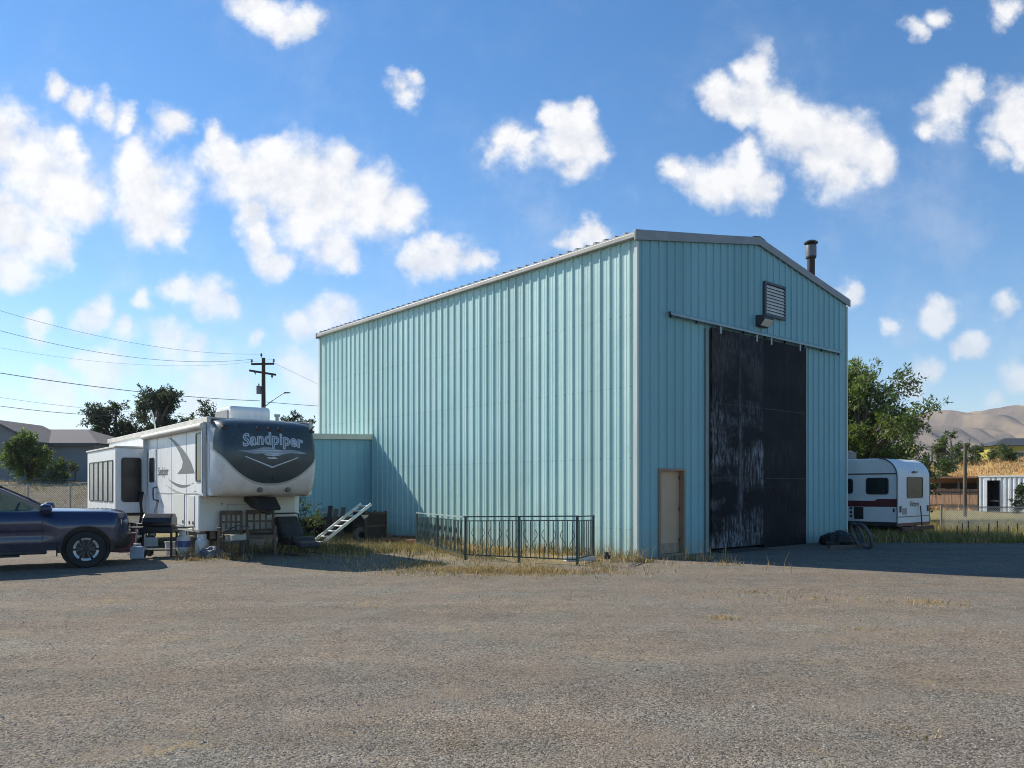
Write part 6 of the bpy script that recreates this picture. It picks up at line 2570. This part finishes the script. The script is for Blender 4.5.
# the big tree behind the small trailer
tree('broadleaf_tree', 'large sprawling green tree behind the small travel trailer', 'tree', spot(864, 35.5), 7.8, 1.2, 3.2, LG, 11, 52, 14, 52, (0.19, 0.06), 1.25, 0.20, 0.55, 0.2, squash=0.9, hollow=0.2)
tree('broadleaf_tree', 'dark lower tree reaching right of the small trailer roof', 'tree', spot(898, 39.0), 3.9, 0.4, 1.8, [LG[0], LG[2], DG[0]], 23, 26, 11, 46, (0.16, 0.055), 0.95, 0.25, 0.35, 0.16)
tree('broadleaf_tree', 'round green tree far off beyond the slope, left of the wooden post', 'tree', spot(951, 92.0), 3.9, 0.4, 1.9, [LG[0], DG[2]], 31, 12, 8, 36, (0.26, 0.12), 0.9, 0.1, 0.5, 0.16)
for i, (pxx, Y, h_, r_, lab) in enumerate(((929, 62, 4.4, 2.0, 'dense green bush at the shed end beside the small trailer'), (940, 74, 3.4, 2.2, 'low grey green bush on the slope right of the dense bush'), (972, 88, 2.4, 2.6, 'low dull bush on the slope behind the tall wooden post'), (1003, 83, 1.6, 2.0, 'small dull bush on the dry slope above the container'))):
    tree('bush', lab, 'bush', spot(pxx, Y), h_, 0.1, r_, [DG[2], LG[0]] if i else [LG[0], LG[2]], 40 + i, 12, 9, 34, (0.22, 0.10), 0.7, 0.1, 0.4, 0.1)
tree('bush', 'dark shrub at the right edge beside the container', 'bush', spot(1025, 49.0), 1.95, 0.05, 0.75, [DG[1], DG[0]], 52, 12, 9, 40, (0.13, 0.06), 0.45, 0.1, 0.4, 0.06)
# left: behind the trailer and at the house
tree('broadleaf_tree', 'dull green spreading tree behind the slide-out roof', 'tree', spot(116, 70.0), 8.3, 1.6, 2.9, DG, 61, 30, 12, 46, (0.26, 0.10), 1.1, 0.15, 0.55, 0.22)
tree('broadleaf_tree', 'tall dark tree above the middle of the white trailer roof', 'tree', spot(157, 68.0), 9.6, 1.8, 2.5, [DG[0], DG[1], DG[2]], 67, 32, 12, 46, (0.25, 0.10), 1.0, 0.12, 0.6, 0.24)
tree('broadleaf_tree', 'sparse dark tree just left of the roof air conditioner', 'tree', spot(206, 72.0), 8.3, 2.0, 2.5, [DG[0], DG[2]], 71, 16, 9, 34, (0.25, 0.10), 1.1, 0.05, 0.6, 0.2)
tree('broadleaf_tree', 'dark tree between the trailer cap and the blue building', 'tree', spot(304, 64.0), 7.7, 1.6, 2.2, [DG[0], DG[1]], 73, 16, 10, 40, (0.25, 0.10), 0.95, 0.1, 0.5, 0.2)
tree('broadleaf_tree', 'dark tree top above the house roof at the far left edge', 'tree', spot(-4, 78.0), 8.4, 2.0, 2.0, [DG[0], DG[1]], 77, 14, 9, 34, (0.26, 0.11), 0.9, 0.1, 0.6, 0.2)
tree('broadleaf_tree', 'small bright green tree in front of the grey house', 'tree', spot(28, 52.5), 3.6, 0.15, 1.55, BG, 81, 30, 12, 50, (0.17, 0.07), 0.75, 0.1, 0.45, 0.12)
tree('broadleaf_tree', 'low green shrub by the house deck', 'bush', spot(62, 51), 1.5, 0.05, 1.0, [DG[2], BG[1]], 83, 10, 8, 30, (0.15, 0.07), 0.5, 0.1, 0.4, 0.08).name = 'bush'


# ------------------------------------------------------------------ grass: single blades gathered as stuff
def grass(name, spots, mats, seed, hmin, hmax, width, bend=0.5, label=None):
    """spots: list of (x, y, mat index, scale)"""
    r = random.Random(seed)
    lv = Leaves()
    for (x, y, mi, sc) in spots:
        z = ground_z(x, y) - 0.01
        a = r.uniform(0, 2 * pi)
        h_ = r.uniform(hmin, hmax) * sc
        w_ = width * r.uniform(0.7, 1.3)
        dx, dy = cos(a), sin(a)
        bx, by = r.gauss(0, bend) * h_, r.gauss(0, bend) * h_
        o = len(lv.v)
        lv.v += [(x - dx * w_ / 2, y - dy * w_ / 2, z), (x + dx * w_ / 2, y + dy * w_ / 2, z),
                 (x + bx * 0.35 + dx * w_ * 0.35, y + by * 0.35 + dy * w_ * 0.35, z + h_ * 0.6), (x + bx * 0.35 - dx * w_ * 0.35, y + by * 0.35 - dy * w_ * 0.35, z + h_ * 0.6),
                 (x + bx, y + by, z + h_)]
        lv.f += [(o, o + 1, o + 2, o + 3), (o + 3, o + 2, o + 4)]
        lv.m += [mi, mi]
    o = lv.build(name, mats)
    tag(o, label, None, None, 'stuff')
    return o


STRAW = leaf_mat('straw blades', (0.40, 0.27, 0.125), 0.12, 0.7, 0.35)
STRAWP = leaf_mat('pale straw blades', (0.50, 0.36, 0.19), 0.12, 0.7, 0.3)
GRN = leaf_mat('green blades', (0.105, 0.12, 0.042), 0.25, 0.6, 0.35)
OLV = leaf_mat('olive blades', (0.17, 0.14, 0.065), 0.15, 0.7, 0.35)
r = random.Random(99)


def fbm(x, y, s, seed):
    return noise.fractal((x * s, y * s, seed), 1.0, 2.0, 4)


spots = []
# strip along the long wall, thinning outward
n_ = 0
while n_ < 9500:
    t_ = r.uniform(-0.4, 15.3)
    w_ = abs(r.gauss(0, 1.5)) + 0.05
    x, y = bl(-w_, t_)
    if fbm(x, y, 0.5, 2.0) + 0.15 < r.uniform(-0.3, 0.4):
        continue
    spots.append((x, y, r.choices((0, 1, 2, 3), (0.40, 0.22, 0.14, 0.24))[0], 1.15 if w_ < 0.5 else r.uniform(0.35, 0.85)))
    n_ += 1
# dry golden patch before the railing and round the trailer nose
def patch(cx, cy, rx_, ry_, n, wts, sc=1.0):
    k_ = 0
    while k_ < n:
        a, q_ = r.uniform(0, 2 * pi), abs(r.gauss(0, 0.62))
        x, y = cx + cos(a) * q_ * rx_, cy + sin(a) * q_ * ry_
        if fbm(x, y, 1.2, 5.0) < r.uniform(-0.5, 0.25):
            k_ += 0.4
            continue
        spots.append((x, y, r.choices((0, 1, 2, 3), wts)[0], sc * r.uniform(0.6, 1.2)))
        k_ += 1


for (px, py, rx_, ry_, n, wts, sc) in (
        (475, 572, 1.8, 1.0, 4600, (0.58, 0.34, 0.02, 0.06), 0.34), (430, 566, 1.4, 1.2, 2200, (0.5, 0.3, 0.1, 0.1), 0.42), (535, 572, 1.8, 0.8, 3000, (0.55, 0.32, 0.03, 0.10), 0.33), (590, 570, 1.0, 0.7, 1400, (0.5, 0.3, 0.05, 0.15), 0.36),
        (212, 559, 0.50, 0.26, 1500, (0.4, 0.55, 0.0, 0.05), 1.35), (236, 562, 0.45, 0.2, 250, (0.4, 0.5, 0.05, 0.05), 0.6), (190, 563, 0.4, 0.15, 250, (0.5, 0.4, 0.0, 0.1), 0.45),
        (345, 552, 2.2, 2.2, 3800, (0.25, 0.1, 0.35, 0.3), 0.9), (300, 552, 0.8, 1.2, 1200, (0.2, 0.1, 0.4, 0.3), 1.2), (385, 552, 1.4, 2.0, 1800, (0.3, 0.15, 0.3, 0.25), 0.8),
        (725, 619, 0.28, 0.22, 150, (0.45, 0.55, 0, 0), 0.22), (935, 603, 0.8, 0.5, 420, (0.45, 0.55, 0, 0), 0.22), (815, 598, 1.6, 0.8, 420, (0.4, 0.6, 0, 0), 0.18), (755, 592, 0.8, 0.4, 160, (0.4, 0.6, 0, 0), 0.2), (560, 600, 3.0, 1.0, 260, (0.4, 0.6, 0, 0), 0.2), (860, 630, 2.2, 0.9, 260, (0.4, 0.6, 0, 0), 0.15),
        (905, 728, 0.20, 0.10, 40, (0.45, 0.55, 0, 0), 0.12), (925, 738, 0.2, 0.10, 50, (0.45, 0.55, 0, 0), 0.12),
        (640, 563, 0.5, 0.25, 260, (0.3, 0.2, 0.2, 0.3), 0.5), (690, 560, 0.9, 0.3, 260, (0.35, 0.45, 0.05, 0.15), 0.6), (720, 566, 1.3, 0.3, 160, (0.4, 0.5, 0, 0.1), 0.5)):
    c_ = gp(px, py)
    patch(c_[0], c_[1], rx_, ry_, n, wts, sc)
grass('dry_grass', spots, [STRAW, STRAWP, GRN, OLV], 1, 0.10, 0.30, 0.012, 0.45, 'dry straw grass and weeds along the wall and round the trailer')
# tall seed stalks at the small door and along the shadow edge
spots = []
for (px, py, n) in ((688, 561, 5), (697, 561, 5), (704, 562, 7), (709, 561, 4), (724, 562, 9), (769, 571, 3), (789, 574, 3), (672, 560, 3), (680, 560, 3), (735, 565, 2), (650, 562, 3)):
    c_ = gp(px, py)
    for i in range(n):
        spots.append((c_[0] + r.gauss(0, 0.06), c_[1] + r.gauss(0, 0.06), r.choice((0, 1)), r.uniform(0.6, 1.1)))
grass('dry_stalks', spots, [STRAW, STRAWP], 4, 0.22, 0.52, 0.013, 0.22, 'tall pale seed stalks before the small door')
# sunlit rough grass beyond the building shadow on the right
spots = []
n_ = 0
while n_ < 30000:
    Y = r.uniform(22.6, 34)
    pxx = r.uniform(836, 1075)
    x = (pxx - 512) / FPX * Y
    if fbm(x, Y, 0.6, 9.0) < r.uniform(-0.5, 0.2):
        n_ += 0.3
        continue
    g_ = fbm(x, Y, 0.25, 3.0)
    spots.append((x, Y, r.choices((0, 1, 2, 3), (0.22, 0.16, 0.32 + 0.25 * max(g_, 0), 0.30))[0], r.uniform(0.5, 1.15)))
    n_ += 1
grass('rough_grass', spots, [STRAW, STRAWP, leaf_mat('yellow green blades', (0.21, 0.21, 0.05), 0.35, 0.6, 0.35), OLV], 2, 0.12, 0.42, 0.02, 0.35, 'yellow green rough grass in the sun beyond the shadow')
# golden tall grass over the slope
spots = []
n_ = 0
while n_ < 13000:
    Y = r.uniform(55, 100)
    pxx = r.uniform(900, 1080)
    x = (pxx - 512) / FPX * Y
    if fbm(x, Y, 0.16, 12.0) < r.uniform(-0.5, 0.3):
        n_ += 0.3
        continue
    spots.append((x, Y, r.choices((0, 1, 2), (0.5, 0.35, 0.15))[0], r.uniform(0.6, 1.2)))
    n_ += 1
GOLD = leaf_mat('golden blades', (0.50, 0.285, 0.11), 0.12, 0.7, 0.3)
grass('golden_grass', spots, [GOLD, STRAWP, OLV], 3, 0.2, 0.6, 0.07, 0.8, 'golden dry grass covering the slope behind the sheds')
# dry grass on the bank by the house
spots = []
for i in range(5000):
    Y = r.uniform(40.2, 52)
    pxx = r.uniform(-40, 150)
    x = (pxx - 512) / FPX * Y
    if fbm(x, Y, 0.3, 15.0) < r.uniform(-0.4, 0.3):
        continue
    spots.append((x, Y, r.choices((0, 1, 2), (0.45, 0.4, 0.15))[0], r.uniform(0.5, 1.1)))
grass('bank_grass', spots, [STRAW, STRAWP, OLV], 5, 0.1, 0.3, 0.035, 0.5, 'dry straw grass on the bank below the grey house')
# a few tall leafy weeds by the lean-to
for i, (pxx, pyy, h_, lab) in enumerate(((304, 547, 1.25, 'tall leafy weed between the recliner and the lean-to'), (313, 545, 0.95, 'leafy weed at the foot of the ladder'), (297, 541, 1.5, 'tallest leafy weed behind the recliner'))):
    c_ = gp(pxx, pyy)
    tree('weed_plant', lab, 'weed', (c_[0], c_[1], 0), h_, 0.05, 0.28, [DG[2], LG[0]], 90 + i, 7, 5, 14, (0.07, 0.035), 0.3, 0.1, 0.8, 0.015)
# loose stones lying on the gravel near the camera
r = random.Random(7)
sv, sf = [], []
for i in range(5200):
    Y = 3.9 + 9.5 * r.random() ** 1.5
    x = r.uniform(-0.75, 0.75) * Y
    s_ = r.uniform(0.005, 0.011) * (1.6 if r.random() < 0.04 else 1)
    o = len(sv)
    a = r.uniform(0, pi)
    gz = ground_z(x, Y)
    for (ux, uy, uz) in ((1, 0, 0.2), (0.2, 1, 0.15), (-1, 0.2, 0.25), (-0.1, -1, 0.1), (0.1, 0.1, 1), (0, 0, -0.5)):
        q_ = s_ * r.uniform(0.75, 1.2)
        sv.append((x + q_ * (ux * cos(a) - uy * sin(a)) * 1.3, Y + q_ * (ux * sin(a) + uy * cos(a)), gz + q_ * uz * 0.8))
    sf += [(o, o + 1, o + 4), (o + 1, o + 2, o + 4), (o + 2, o + 3, o + 4), (o + 3, o, o + 4), (o + 1, o, o + 5), (o + 2, o + 1, o + 5), (o + 3, o + 2, o + 5), (o, o + 3, o + 5)]
m, nt, b, out = base_mat('loose stone')
k = NB(nt)
gi = k.n('ShaderNodeNewGeometry')
c = k.mix(gi.outputs['Random Per Island'], (0.24, 0.21, 0.18), (0.50, 0.44, 0.36))
nt.links.new(k.mix(k.rng(k.noise(30, 4), 0.3, 0.7, 0, 0.4), c, (0.2, 0.18, 0.16)), b.inputs['Base Color'])
b.inputs['Roughness'].default_value = 0.9
mb = MB()
mb.add(sv, sf)
o = mb.build('loose_stones', m, fix=False)
tag(o, 'loose stones scattered over the gravel yard', None, None, 'stuff')

# ------------------------------------------------------------------ summer haze in the air
mb = MB()
mb.box(-4200, -700, -6, 5400, 5200, 430)
m = bpy.data.materials.new('thin air')
m.use_nodes = True
nt = m.node_tree
nt.nodes.clear()
o_ = nt.nodes.new('ShaderNodeOutputMaterial')
pv = nt.nodes.new('ShaderNodeVolumePrincipled')
pv.inputs['Color'].default_value = (0.86, 0.90, 1.0, 1)
pv.inputs['Density'].default_value = 0.00013
pv.inputs['Anisotropy'].default_value = 0.2
nt.links.new(pv.outputs[0], o_.inputs['Volume'])
o = mb.build('haze', m)
tag(o, 'thin summer haze', None, None, 'stuff')
